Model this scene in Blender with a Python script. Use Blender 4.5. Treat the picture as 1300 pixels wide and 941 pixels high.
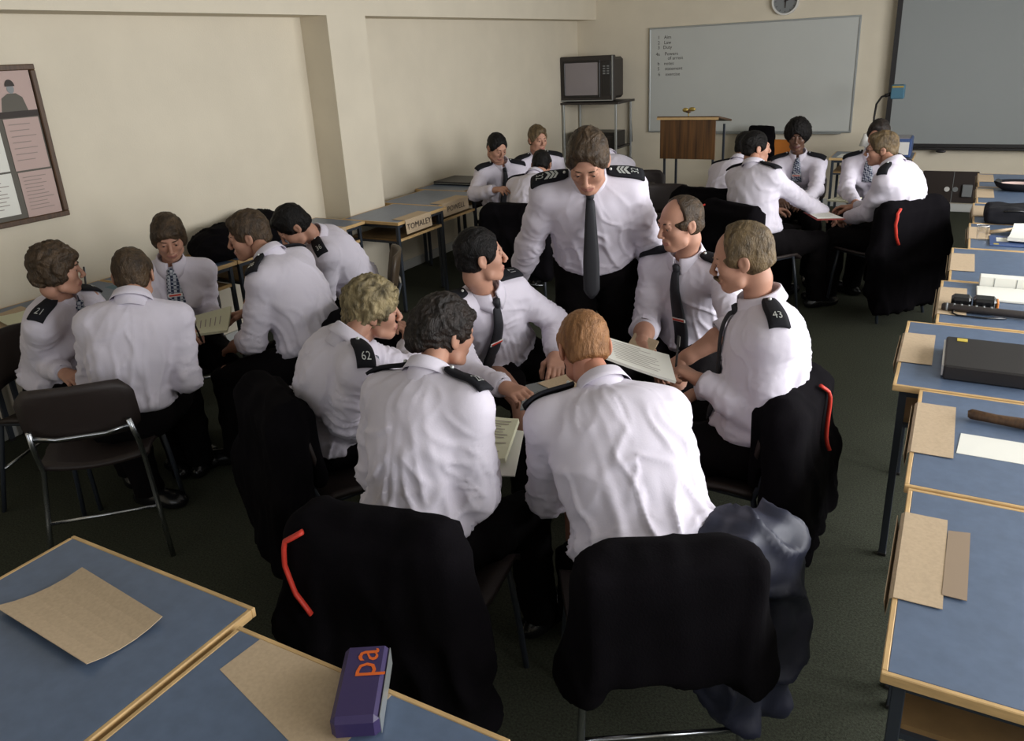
import bpy, math, random
import numpy as np
import openvdb as vdb
from mathutils import Vector, Matrix
for o in list(bpy.data.objects): bpy.data.objects.remove(o)
SC = bpy.context.scene; COL = SC.collection
# ------------------------------------------------------------------ camera
# room frame: left wall X=0, back wall Y=0, room towards -Y, floor Z=0
CAMP = (4.437, -9.769, 1.890); YAW, PITCH, ROLL, FPX = -0.523, 0.347, -0.053, 994.0
def camera():
    f = Vector((math.sin(YAW)*math.cos(PITCH), math.cos(YAW)*math.cos(PITCH), -math.sin(PITCH)))
    r0 = Vector((math.cos(YAW), -math.sin(YAW), 0)); u0 = r0.cross(f)
    r = r0*math.cos(ROLL)+u0*math.sin(ROLL); u = -r0*math.sin(ROLL)+u0*math.cos(ROLL)
    cd = bpy.data.cameras.new('camera'); c = bpy.data.objects.new('camera', cd); COL.objects.link(c)
    M = Matrix((r, u, -f)).transposed().to_4x4(); M.translation = Vector(CAMP); c.matrix_world = M
    cd.sensor_fit = 'HORIZONTAL'; cd.sensor_width = 36; cd.lens = FPX/1300*36; cd.shift_y = -45.5/1300; cd.clip_start = .05
    SC.camera = c
camera()
# ------------------------------------------------------------------ world, daylight through the windows, exposure
w = bpy.data.worlds.new('world'); SC.world = w; w.use_nodes = True
w.node_tree.nodes['Background'].inputs[0].default_value = (.62, .72, .85, 1); w.node_tree.nodes['Background'].inputs[1].default_value = .5
SC.view_settings.view_transform = 'Standard'; SC.view_settings.look = 'None'; SC.view_settings.gamma = 1; SC.view_settings.use_curve_mapping = False
SC.view_settings.exposure = 0.0
def area(name, loc, rot, sx, sy, power, col=(1, 1, 1)):
    l = bpy.data.lights.new(name, 'AREA'); l.shape = 'RECTANGLE'; l.size = sx; l.size_y = sy; l.energy = power; l.color = col
    o = bpy.data.objects.new(name, l); o.location = loc; o.rotation_euler = rot; COL.objects.link(o); return o
RX = 7.2; FY = -12.4; CZ = 2.85
WIN = [(-9.9, -7.7), (-7.3, -5.1), (-4.7, -2.5)]
for i, (a, b) in enumerate(WIN):     # daylight entering by the windows of the right wall
    area('daylight', (RX+.12, (a+b)/2, 1.75), (0, math.radians(72), 0), 1.5, b-a, (100, 165, 140)[i], (.97, .98, 1.0))
area('daylight', (3.2, FY-.12, 1.8), (math.radians(78), 0, 0), 4.4, 1.5, 22, (.97, .98, 1.0))   # and by the window behind the camera
# ------------------------------------------------------------------ materials
MAT = {}
def mat(name, col, rough=.6, metal=0., var=.0, scale=8., bump=0., bscale=60., spec=.5, col2=None, stretch=None, sheen=0, kind='noise', trans=0, alpha=1):
    m = bpy.data.materials.new(name); m.use_nodes = True; nt = m.node_tree; b = nt.nodes['Principled BSDF']
    b.inputs['Roughness'].default_value = rough; b.inputs['Metallic'].default_value = metal; b.inputs['Specular IOR Level'].default_value = spec
    if sheen: b.inputs['Sheen Weight'].default_value = sheen
    if trans: b.inputs['Transmission Weight'].default_value = trans
    if alpha < 1: b.inputs['Alpha'].default_value = alpha
    c = (*col, 1)
    tc = nt.nodes.new('ShaderNodeTexCoord'); mp = nt.nodes.new('ShaderNodeMapping'); nt.links.new(tc.outputs['Object'], mp.inputs[0])
    if stretch: mp.inputs['Scale'].default_value = stretch
    if var or col2:
        n = nt.nodes.new('ShaderNodeTexNoise'); n.inputs['Scale'].default_value = scale; n.inputs['Detail'].default_value = 4; nt.links.new(mp.outputs[0], n.inputs['Vector'])
        r = nt.nodes.new('ShaderNodeValToRGB'); c2 = (*(col2 or tuple(min(1, x*(1+var)) for x in col)), 1); c1 = (*(col if col2 else tuple(x*(1-var) for x in col)), 1)
        r.color_ramp.elements[0].position = .32; r.color_ramp.elements[1].position = .68; r.color_ramp.elements[0].color = c1; r.color_ramp.elements[1].color = c2
        nt.links.new(n.outputs['Fac'], r.inputs[0]); nt.links.new(r.outputs[0], b.inputs['Base Color'])
    else: b.inputs['Base Color'].default_value = c
    if bump:
        n = nt.nodes.new('ShaderNodeTexNoise'); n.inputs['Scale'].default_value = bscale; n.inputs['Detail'].default_value = 3; nt.links.new(mp.outputs[0], n.inputs['Vector'])
        bp = nt.nodes.new('ShaderNodeBump'); bp.inputs['Strength'].default_value = bump; bp.inputs['Distance'].default_value = .01; nt.links.new(n.outputs['Fac'], bp.inputs['Height']); nt.links.new(bp.outputs[0], b.inputs['Normal'])
    MAT[name] = m; return m
mat('wall', (.68, .61, .48), .9, var=.03, scale=3, bump=.08, bscale=90)
mat('ceiling', (.62, .60, .54), .9)
mat('carpet', (.050, .054, .038), .95, var=.35, scale=140, bump=.5, bscale=300, spec=.1)
mat('skirting', (.50, .50, .47), .6)
mat('laminate', (.100, .140, .215), .34, var=.08, scale=30, spec=.6)
mat('lipping', (.55, .36, .16), .5, var=.15, scale=12, stretch=(1, 1, 8))
mat('shelf_wood', (.22, .13, .05), .55, var=.2, scale=9)
mat('steel', (.030, .036, .046), .4, spec=.5)
mat('chrome', (.50, .52, .55), .25, metal=1)
mat('alu', (.42, .44, .44), .4, metal=.7)
mat('card', (.49, .37, .24), .85, var=.06, scale=120)
mat('paper', (.74, .73, .66), .85)
mat('pad_paper', (.72, .72, .52), .85)
mat('pink_paper', (.50, .37, .33), .85)
mat('ink', (.05, .04, .035), .8)
mat('felt', (.13, .12, .10), .95)
mat('dark_wood', (.075, .036, .013), .5, var=.3, scale=8, stretch=(14, 14, .8))
mat('panel_wood', (.022, .012, .008), .6)
mat('lectern_wood', (.165, .075, .022), .42, col2=(.055, .026, .010), scale=2.6, stretch=(13, 13, .55))
mat('whiteboard', (.50, .51, .48), .35, var=.02, scale=2)
mat('screen', (.27, .285, .28), .8, var=.02, scale=300)
mat('black_plastic', (.014, .012, .012), .4)
mat('chair_shell', (.022, .014, .012), .55, bump=.1, bscale=300)
mat('brown_shell', (.060, .040, .022), .5)
mat('tv_case', (.030, .024, .022), .45)
mat('tv_glass', (.26, .23, .24), .12, spec=.6)
mat('glass', (.9, .92, .92), .03, trans=1, alpha=.25)
mat('shirt', (.66, .615, .69), .85, bump=.05, bscale=220, spec=.2, sheen=.1)
mat('serge', (.010, .010, .013), .85, spec=.2)
mat('jacket', (.0042, .0035, .0045), .95, spec=.05, var=.2, scale=6, bump=.15, bscale=200)
mat('navy_nylon', (.014, .016, .034), .55, spec=.5)
mat('trousers', (.0050, .0040, .0045), .9, spec=.08, bump=.1, bscale=250)
mat('shoe', (.008, .008, .009), .25)
mat('tie', (.012, .012, .016), .7)
mat('red', (.55, .035, .018), .6)
mat('white_plastic', (.70, .68, .64), .4)
mat('silver', (.62, .64, .62), .35, metal=.6)
mat('grey_plastic', (.20, .21, .21), .5)
mat('orange_plastic', (.50, .16, .02), .5)
mat('teal_plastic', (.05, .14, .20), .45)
mat('blue_plastic', (.05, .09, .22), .45)
mat('brass', (.42, .30, .08), .35, metal=.6)
mat('skin', (.45, .235, .160), .55, var=.07, scale=14, spec=.35)
mat('skin_red', (.50, .23, .15), .55, var=.08, scale=14, spec=.35)
mat('skin_dark', (.125, .060, .036), .45, var=.08, scale=14, spec=.5)
mat('lips', (.36, .15, .115), .5); mat('lips_dark', (.10, .035, .03), .45)
mat('eye_white', (.42, .39, .36), .3); mat('iris', (.03, .022, .016), .15); mat('teeth', (.75, .72, .65), .3)
for nm, a, b in (('black', (.003, .0025, .0025), (.010, .008, .007)), ('dark', (.006, .004, .003), (.020, .012, .008)), ('brown', (.020, .012, .006), (.075, .045, .022)),
                 ('fair', (.050, .032, .014), (.170, .115, .055)), ('blonde', (.055, .042, .020), (.34, .27, .14)), ('ginger', (.17, .075, .026), (.36, .175, .072))):
    mat('hair_'+nm, a, .5, col2=b, scale=30, bump=.6, bscale=160, stretch=(2.5, .6, .6), spec=.3 if nm != 'black' else .15)
mat('yellow', (.55, .42, .06), .6); mat('carton_blue', (.035, .022, .085), .45); mat('orange_print', (.62, .11, .01), .6); mat('teal_paper', (.33, .40, .38), .8); mat('tape', (.30, .22, .15), .4); mat('red_cover', (.32, .05, .04), .5)
def check_mat():
    m = mat('check', (.02, .03, .06), .7); nt = m.node_tree; b = nt.nodes['Principled BSDF']
    tc = [n for n in nt.nodes if n.type == 'TEX_COORD'][0]; c = nt.nodes.new('ShaderNodeTexChecker'); c.inputs['Scale'].default_value = 75
    mp = nt.nodes.new('ShaderNodeMapping'); mp.inputs['Rotation'].default_value = (.6, .5, .78); nt.links.new(tc.outputs['Object'], mp.inputs[0]); nt.links.new(mp.outputs[0], c.inputs['Vector'])
    c.inputs['Color1'].default_value = (.02, .03, .07, 1); c.inputs['Color2'].default_value = (.40, .42, .46, 1); nt.links.new(c.outputs['Color'], b.inputs['Base Color'])
check_mat()

# ------------------------------------------------------------------ helpers
rng = random.Random(7)
def V3(a): return np.array(a, float)
def nrm(v):
    v = np.asarray(v, float); return v / (np.linalg.norm(v) + 1e-12)
def mesh_data(name, verts, faces, smooth=True, mats=(), midx=None):
    me = bpy.data.meshes.new(name)
    verts = np.asarray(verts, np.float32)
    if isinstance(faces, np.ndarray):
        n, k = faces.shape
        me.vertices.add(len(verts)); me.vertices.foreach_set('co', verts.ravel())
        me.loops.add(n * k); me.loops.foreach_set('vertex_index', faces.astype(np.int32).ravel())
        me.polygons.add(n); me.polygons.foreach_set('loop_start', np.arange(0, n * k, k, dtype=np.int32))
        me.update(calc_edges=True)
    else:
        me.from_pydata([tuple(map(float, v)) for v in verts], [], [tuple(map(int, f)) for f in faces]); me.update()
    for m in mats: me.materials.append(m)
    me.polygons.foreach_set('use_smooth', np.full(len(me.polygons), smooth))
    if midx is not None: me.polygons.foreach_set('material_index', np.asarray(midx, np.int32))
    return me
def link(o, parent=None):
    COL.objects.link(o)
    if parent is not None: o.parent = parent
    return o
def root(name, loc, label=None, cat=None, group=None, rz=0):
    o = bpy.data.objects.new(name, None); o.empty_display_size = .1
    o.location = loc; o.rotation_euler = (0, 0, rz); link(o)
    tag(o, label, cat, group); return o
def tag(o, label=None, cat=None, group=None, kind=None):
    if label: o['label'] = label
    if cat: o['category'] = cat
    if group: o['group'] = group
    if kind: o['kind'] = kind
    return o
class MB:
    """collects quads in local coordinates and links them as one mesh object"""
    def __init__(s): s.v = []; s.f = []
    def add(s, v, f):
        b = len(s.v); s.v += [tuple(map(float, p)) for p in v]; s.f += [tuple(b + i for i in q) for q in f]; return s
    def box(s, lo, hi, M=None, bev=0.0):
        x0, y0, z0 = lo; x1, y1, z1 = hi
        if bev > 0:
            b = min(bev, (x1-x0)*.49, (y1-y0)*.49, (z1-z0)*.49)
            P = []
            ring = lambda i, z: [(x0+i, y0+b, z), (x0+b, y0+i, z), (x1-b, y0+i, z), (x1-i, y0+b, z), (x1-i, y1-b, z), (x1-b, y1-i, z), (x0+b, y1-i, z), (x0+i, y1-b, z)]
            rows = [ring(b, z0), ring(0, z0+b), ring(0, z1-b), ring(b, z1)]
            for r in rows: P += r
            F = [tuple(range(7, -1, -1)), tuple(range(24, 32))]
            for k in range(3):
                for i in range(8): F.append((8*k+i, 8*k+(i+1) % 8, 8*k+8+(i+1) % 8, 8*k+8+i))
        else:
            P = [(x0, y0, z0), (x1, y0, z0), (x1, y1, z0), (x0, y1, z0), (x0, y0, z1), (x1, y0, z1), (x1, y1, z1), (x0, y1, z1)]
            F = [(3, 2, 1, 0), (4, 5, 6, 7), (0, 1, 5, 4), (1, 2, 6, 5), (2, 3, 7, 6), (3, 0, 4, 7)]
        if M is not None: P = [tuple(M @ Vector(p)) for p in P]
        return s.add(P, F)
    def tube(s, pts, r, n=10, cap=True, flat=None):
        pts = [V3(p) for p in pts]; m = len(pts)
        rs = r if isinstance(r, (list, tuple)) else [r] * m
        P = []; F = []; prev = None
        for i, p in enumerate(pts):
            t = nrm(pts[min(i+1, m-1)] - pts[max(i-1, 0)])
            if prev is None: a = np.array([0, 0, 1.]) if abs(t[2]) < .9 else np.array([1., 0, 0])
            else: a = prev
            a = nrm(a - t * a.dot(t)); b = np.cross(t, a); prev = a
            for k in range(n):
                th = 2*math.pi*k/n; P.append(p + rs[i]*(math.cos(th)*a + math.sin(th)*b*(flat or 1)))
        for i in range(m-1):
            for k in range(n): F.append((i*n+k, i*n+(k+1) % n, (i+1)*n+(k+1) % n, (i+1)*n+k))
        if cap: F += [tuple(range(n-1, -1, -1)), tuple(range((m-1)*n, m*n))]
        return s.add(P, F)
    def grid(s, P, close=False):
        """P: rows x cols of points"""
        R = len(P); Cn = len(P[0]); F = []
        for i in range(R-1):
            for j in range(Cn - (0 if close else 1)): F.append((i*Cn+j, i*Cn+(j+1) % Cn, (i+1)*Cn+(j+1) % Cn, (i+1)*Cn+j))
        return s.add([p for r in P for p in r], F)
    def slab(s, P, th):
        """grid sheet P given thickness th along its normals"""
        A = np.array(P, float); du = np.gradient(A, axis=0); dv = np.gradient(A, axis=1)
        n = np.cross(du, dv); n /= (np.linalg.norm(n, axis=2, keepdims=True) + 1e-9)
        B = A - n * th; R, Cn = A.shape[:2]; b = R*Cn
        F = []
        for i in range(R-1):
            for j in range(Cn-1):
                q = (i*Cn+j, (i+1)*Cn+j, (i+1)*Cn+j+1, i*Cn+j+1); F.append(q); F.append(tuple(b+k for k in q[::-1]))
        e = [j for j in range(Cn)] + [i*Cn+Cn-1 for i in range(1, R)] + [(R-1)*Cn+j for j in range(Cn-2, -1, -1)] + [i*Cn for i in range(R-2, 0, -1)]
        for k in range(len(e)): F.append((e[k], e[(k+1) % len(e)], b+e[(k+1) % len(e)], b+e[k]))
        return s.add(np.concatenate([A.reshape(-1, 3), B.reshape(-1, 3)]), F)
    def prism(s, poly, z0, z1):
        n = len(poly)
        return s.add([(x, y, z0) for x, y in poly] + [(x, y, z1) for x, y in poly], [tuple(range(n-1, -1, -1)), tuple(range(n, 2*n))] + [(i, (i+1) % n, n+(i+1) % n, n+i) for i in range(n)])
    def ball(s, c, r, nu=12, nv=8):
        r = r if hasattr(r, '__len__') else (r, r, r)
        P = [(c[0], c[1], c[2]-r[2])]; F = []
        for i in range(1, nv):
            a = math.pi*i/nv
            for k in range(nu):
                t = 2*math.pi*k/nu; P.append((c[0]+r[0]*math.sin(a)*math.cos(t), c[1]+r[1]*math.sin(a)*math.sin(t), c[2]-r[2]*math.cos(a)))
        P.append((c[0], c[1], c[2]+r[2])); L = len(P)-1
        for k in range(nu):
            F.append((0, 1+(k+1) % nu, 1+k)); F.append((L, L-nu+k, L-nu+(k+1) % nu))
        for i in range(nv-2):
            for k in range(nu): F.append((1+i*nu+k, 1+i*nu+(k+1) % nu, 1+(i+1)*nu+(k+1) % nu, 1+(i+1)*nu+k))
        return s.add(P, F)
    def build(s, name, mat, parent=None, smooth=False, loc=None, rot=None, world=False):
        v = s.v
        if world and parent is not None:
            L = np.array(parent.matrix_basis.translation); rz = parent.rotation_euler.z
            A = np.array(v) - L
            if rz: c_, s_ = math.cos(-rz), math.sin(-rz); A[:, :2] = np.stack([A[:, 0]*c_-A[:, 1]*s_, A[:, 0]*s_+A[:, 1]*c_], 1)
            v = A
        o = bpy.data.objects.new(name, mesh_data(name, v, s.f, smooth, [mat]))
        if loc is not None: o.location = loc
        if rot is not None: o.rotation_euler = rot
        return link(o, parent)
def origin_to(o, loc=None):
    """moves the origin of a single-mesh thing to the middle of its footprint"""
    n = len(o.data.vertices); a = np.empty(n*3, np.float32); o.data.vertices.foreach_get('co', a); a = a.reshape(-1, 3)
    c = np.array([(a[:, 0].min()+a[:, 0].max())/2, (a[:, 1].min()+a[:, 1].max())/2, a[:, 2].min()])
    o.data.vertices.foreach_set('co', (a-c).astype(np.float32).ravel()); o.location = Vector(o.location)+Vector(c); return o
def copy_tree(o, parent=None):
    c = o.copy(); COL.objects.link(c); c.parent = parent
    for ch in list(o.children): copy_tree(ch, c)
    return c
# ---- lettering: default font turned into a mesh, laid flat in its own xy plane
_txt = {}
def text_mesh(s, size=1.0, ext=0.0):
    cu = bpy.data.curves.new('lettering', 'FONT'); cu.body = s; cu.size = size; cu.extrude = ext; cu.align_x = 'CENTER'; cu.align_y = 'CENTER'; cu.resolution_u = 2
    o = bpy.data.objects.new('lettering', cu); COL.objects.link(o)
    dg = bpy.context.evaluated_depsgraph_get(); me = bpy.data.meshes.new_from_object(o.evaluated_get(dg))
    v = np.array([p.co[:] for p in me.vertices]); f = [tuple(p.vertices) for p in me.polygons]
    bpy.data.objects.remove(o); bpy.data.curves.remove(cu); bpy.data.meshes.remove(me)
    return v, f
# ---- perlin noise
_P = np.random.RandomState(3).permutation(256); _P = np.concatenate([_P, _P, _P])
_G = np.random.RandomState(5).normal(size=(256, 3)); _G /= np.linalg.norm(_G, axis=1, keepdims=True)
def perlin(q):
    q = np.asarray(q, float); i = np.floor(q).astype(int); f = q - i; i &= 255; u = f*f*f*(f*(f*6-15)+10); r = 0
    for a in (0, 1):
        for b in (0, 1):
            for c in (0, 1):
                g = _G[_P[_P[_P[i[:, 0]+a]+i[:, 1]+b]+i[:, 2]+c]]
                w = (u[:, 0] if a else 1-u[:, 0])*(u[:, 1] if b else 1-u[:, 1])*(u[:, 2] if c else 1-u[:, 2])
                r = r + w*((g*(f-np.array([a, b, c]))).sum(1))
    return r * 1.6
# ---- signed-distance volumes meshed into one continuous surface
class Vol:
    def __init__(s, lo, hi, h):
        s.lo = V3(lo); s.h = h; s.n = np.maximum(np.ceil((V3(hi)-s.lo)/h).astype(int)+1, 4); s.d = np.full(s.n, .08, np.float32)
    def win(s, lo, hi, m):
        a = np.clip(np.floor((V3(lo)-m-s.lo)/s.h).astype(int), 0, s.n); b = np.clip(np.ceil((V3(hi)+m-s.lo)/s.h).astype(int)+1, 0, s.n)
        if (b <= a).any(): return None
        ax = [(s.lo[k]+s.h*np.arange(a[k], b[k])).astype(np.float32) for k in range(3)]
        return (slice(a[0], b[0]), slice(a[1], b[1]), slice(a[2], b[2])), ax[0][:, None, None], ax[1][None, :, None], ax[2][None, None, :]
    def put(s, sl, d, k, op):
        o = s.d[sl]
        if op == 'add':
            h = np.maximum(k-np.abs(o-d), 0)/max(k, 1e-6); s.d[sl] = np.minimum(o, d)-h*h*k*.25
        else:
            d = -d; h = np.maximum(k-np.abs(o-d), 0)/max(k, 1e-6); s.d[sl] = np.maximum(o, d)+h*h*k*.25
    def cap(s, a, b, ra, rb=None, k=.01, op='add'):
        rb = ra if rb is None else rb; a = V3(a); b = V3(b); r = max(ra, rb)
        w = s.win(np.minimum(a, b)-r, np.maximum(a, b)+r, k+.03)
        if w is None: return s
        sl, X, Y, Z = w; ab = b-a; L = max(ab.dot(ab), 1e-12)
        t = np.clip(((X-a[0])*ab[0]+(Y-a[1])*ab[1]+(Z-a[2])*ab[2])/L, 0, 1)
        d = np.sqrt((X-a[0]-t*ab[0])**2+(Y-a[1]-t*ab[1])**2+(Z-a[2]-t*ab[2])**2)-(ra+(rb-ra)*t)
        s.put(sl, d, k, op); return s
    def chain(s, pts, rs, k=.01, op='add'):
        for i in range(len(pts)-1): s.cap(pts[i], pts[i+1], rs[i], rs[i+1], k, op)
        return s
    def ell(s, c, r, R=None, k=.01, op='add'):
        c = V3(c); r = V3(r); R = np.eye(3) if R is None else np.asarray(R)   # rows of R = local axes
        m = r.max(); w = s.win(c-m, c+m, k+.03)
        if w is None: return s
        sl, X, Y, Z = w; x = X-c[0]; y = Y-c[1]; z = Z-c[2]
        q = [(R[i][0]*x+R[i][1]*y+R[i][2]*z)/r[i] for i in range(3)]
        l = np.sqrt(q[0]**2+q[1]**2+q[2]**2)+1e-6; g = np.sqrt((q[0]/r[0])**2+(q[1]/r[1])**2+(q[2]/r[2])**2)+1e-6
        s.put(sl, l*(l-1)/g, k, op); return s
    def rbox(s, c, hx, rad, R=None, k=.005, op='add'):
        c = V3(c); hx = V3(hx); R = np.eye(3) if R is None else np.asarray(R); m = np.linalg.norm(hx)+rad
        w = s.win(c-m, c+m, k+.02)
        if w is None: return s
        sl, X, Y, Z = w; x = X-c[0]; y = Y-c[1]; z = Z-c[2]
        q = [np.abs(R[i][0]*x+R[i][1]*y+R[i][2]*z)-hx[i] for i in range(3)]
        d = np.sqrt(sum(np.maximum(t, 0)**2 for t in q))+np.minimum(np.maximum(np.maximum(q[0], q[1]), q[2]), 0)-rad
        s.put(sl, d, k, op); return s
    def plane(s, p, n, k=.004):
        """keeps the side the normal points away from"""
        p = V3(p); n = nrm(n); sl, X, Y, Z = s.win(s.lo, s.lo+s.h*s.n, 0)
        s.put(sl, -((X-p[0])*n[0]+(Y-p[1])*n[1]+(Z-p[2])*n[2]), k, 'sub'); return s
    def fn(s, f, k=.004, op='sub'):
        sl, X, Y, Z = s.win(s.lo, s.lo+s.h*s.n, 0); s.put(sl, f(X, Y, Z), k, op); return s
    def at(s, p):
        q = (V3(p)-s.lo)/s.h; i = np.clip(np.floor(q).astype(int), 0, s.n-2); f = np.clip(q-i, 0, 1); c = s.d[i[0]:i[0]+2, i[1]:i[1]+2, i[2]:i[2]+2]
        c = c[0]*(1-f[0])+c[1]*f[0]; c = c[0]*(1-f[1])+c[1]*f[1]; return float(c[0]*(1-f[2])+c[1]*f[2])
    def grad(s, p):
        p = V3(p); e = s.h; return nrm([s.at(p+e*np.eye(3)[k])-s.at(p-e*np.eye(3)[k]) for k in range(3)])
    def ray(s, p, dr, n=60, step=.006):
        """walk from outside along dr until the surface"""
        p = V3(p); dr = nrm(dr)
        for i in range(n):
            d = s.at(p)
            if d <= .001: return p
            p = p+dr*max(min(d, .03), .001)
        return p
    def mesh(s):
        d = s.d; 
        for ax in range(3):
            sl = [slice(None)]*3; sl[ax] = 0; d[tuple(sl)] = np.maximum(d[tuple(sl)], .01); sl[ax] = -1; d[tuple(sl)] = np.maximum(d[tuple(sl)], .01)
        g = vdb.FloatGrid(.08); g.copyFromArray(np.ascontiguousarray(d)); P, Q = g.convertToQuads()
        return np.asarray(P, float)*s.h+s.lo, np.asarray(Q)[:, ::1]
def vnormals(P, Q):
    n = np.cross(P[Q[:, 2]]-P[Q[:, 0]], P[Q[:, 3]]-P[Q[:, 1]]); N = np.zeros_like(P)
    for k in range(4): np.add.at(N, Q[:, k], n)
    return N/(np.linalg.norm(N, axis=1, keepdims=True)+1e-12)
def merge(parts):
    P = []; Q = []; M = []; b = 0
    for p, q, m in parts:
        P.append(p); Q.append(q+b); b += len(p); M.append(np.full(len(q), m) if np.isscalar(m) else m)
    return np.concatenate(P), np.concatenate(Q), np.concatenate(M)
def obj_w(name, P, Q, mats, parent, midx=None, smooth=True, label=None):
    L = np.zeros(3); q = parent
    while q is not None: L = L+np.array(q.location); q = q.parent
    o = bpy.data.objects.new(name, mesh_data(name, np.asarray(P)-L, Q, smooth, mats if isinstance(mats, (list, tuple)) else [mats], midx)); link(o, parent)
    if label: o['label'] = label
    return o

# ------------------------------------------------------------------ the room
def struct(name, m, mt, **k): o = m.build(name, MAT[mt], **k); tag(o, kind='structure'); return o
PX, PY0, PY1, BZ = .262, -5.0, -4.555, 2.206
struct('floor', MB().box((-.2, FY, -.1), (RX, .2, 0)), 'carpet')
struct('ceiling', MB().box((-.2, FY, CZ), (RX, .2, CZ+.1)), 'ceiling')
struct('wall_left', MB().box((-.2, FY, 0), (0, .2, CZ)), 'wall')
struct('wall_back', MB().box((0, 0, 0), (RX, .2, CZ)), 'wall')
def holed(name, y0, y1, holes, z0, z1, at):
    m = MB(); ys = [y0]+[q for h in holes for q in h]+[y1]
    for i in range(0, len(ys), 2): m.box(*at(ys[i], ys[i+1], 0, CZ))
    for h in holes: m.box(*at(h[0], h[1], 0, z0)); m.box(*at(h[0], h[1], z1, CZ))
    struct(name, m, 'wall')
holed('wall_right', FY, .2, WIN, 1.0, 2.5, lambda a, b, c, d: ((RX, a, c), (RX+.2, b, d)))
holed('wall_front', -.2, RX+.2, [(1.0, 5.4)], 1.0, 2.55, lambda a, b, c, d: ((a, FY-.2, c), (b, FY, d)))
for i, (a, b) in enumerate(WIN+[(1.0, 5.4)]):
    o = MB(); g = MB(); s = i == 3; f = (lambda u, v, z0, z1, p, q: ((u, FY-.06+p, z0), (v, FY-.06+q, z1))) if s else (lambda u, v, z0, z1, p, q: ((RX+.02+p, u, z0), (RX+.02+q, v, z1)))
    z0, z1 = 1.0, 2.5+.05*s
    for u, v, c, d in ((a, a+.05, z0, z1), (b-.05, b, z0, z1), (a+.05, b-.05, z0, z0+.05), (a+.05, b-.05, z1-.05, z1), ((a+b)/2-.02, (a+b)/2+.02, z0+.05, z1-.05)): o.box(*f(u, v, c, d, 0, .04))
    wo = struct('window_%d' % (i+1), o, 'white_plastic')
struct('trim_1', MB().box((0, PY1, BZ), (PX, 0, CZ)).box((0, FY, BZ), (PX, PY0, CZ)).box((0, PY0, BZ), (PX, PY1, CZ)), 'wall')   # beam along the left wall
struct('trim_2', MB().box((0, PY0, 0), (PX, PY1, BZ)), 'wall')                                                                  # pillar
struct('baseboard_back', MB().box((.02, -.022, 0), (RX, 0, .085), bev=.004), 'skirting')
struct('baseboard_left', MB().box((0, PY1, 0), (.022, -.022, .085), bev=.004).box((0, FY, 0), (.022, PY0, .085), bev=.004), 'skirting')
# ------------------------------------------------------------------ things on the walls
t = root('whiteboard', (2.16, -.012, .857), 'large white writing board with a thin grey frame on the back wall', 'whiteboard')
X0, X1, Z0, Z1 = .987, 3.332, .857, 2.053
MB().box((X0, -.02, Z0), (X1, -.004, Z1)).build('board_surface', MAT['whiteboard'], t, world=True)
m = MB(); e = .018
for a, b in (((X0-e, Z0-e), (X1+e, Z0)), ((X0-e, Z1), (X1+e, Z1+e)), ((X0-e, Z0), (X0, Z1)), ((X1, Z0), (X1+e, Z1))): m.box((a[0], -.030, a[1]), (b[0], -.002, b[1]), bev=.003)
m.build('frame', MAT['alu'], t, world=True)
MB().box((1.55, -.085, Z0-.028), (3.25, -.028, Z0-.018), bev=.003).build('pen_tray', MAT['alu'], t, world=True)
m = MB()
_tc = {}
def TXT(s):
    if s not in _tc: _tc[s] = text_mesh(s)
    return _tc[s]
lines = [(1.09, 1.955, '1'), (1.20, 1.955, 'Aim'), (1.09, 1.895, '2'), (1.20, 1.895, 'Law'), (1.09, 1.84, '3'), (1.20, 1.84, 'Duty'), (1.08, 1.765, '4a'), (1.25, 1.765, 'Powers'), (1.30, 1.715, 'of arrest'),
         (1.09, 1.655, 'b'), (1.22, 1.655, 'notes'), (1.09, 1.595, '5'), (1.28, 1.595, 'statement'), (1.10, 1.53, '6'), (1.27, 1.53, 'exercise')]
for x, z, s in lines:
    v, f = TXT(s); m.add([(x+a*.055, -.0212, z+b*.055) for a, b, c in v], f)
m.build('marker_writing', MAT['ink'], t, world=True)
t = root('projection_screen', (4.55, -.1, .69), 'wide grey pull down projection screen with black border on the back wall', 'screen')
SX0, SX1, SZ0, SZ1 = 3.745, 5.95, .735, 2.70
MB().box((SX0, -.104, SZ0), (SX1, -.098, SZ1)).build('screen_fabric', MAT['screen'], t, world=True)
MB().box((SX0-.05, -.106, SZ0-.035), (SX0, -.097, SZ1)).box((SX1, -.106, SZ0-.035), (SX1+.05, -.097, SZ1)).box((SX0, -.106, SZ0-.035), (SX1, -.097, SZ0)).build('black_border', MAT['black_plastic'], t, world=True)
MB().box((SX0-.06, -.118, SZ0-.065), (SX1+.06, -.09, SZ0-.037), bev=.006).build('weight_bar', MAT['black_plastic'], t, world=True)
MB().ball((4.27, -.12, SZ0-.078), (.05, .014, .016)).build('pull_tab', MAT['black_plastic'], t, world=True)
MB().box((SX0-.08, -.16, SZ1), (SX1+.08, -.04, SZ1+.09), bev=.01).build('roller_case', MAT['white_plastic'], t, world=True)
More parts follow.
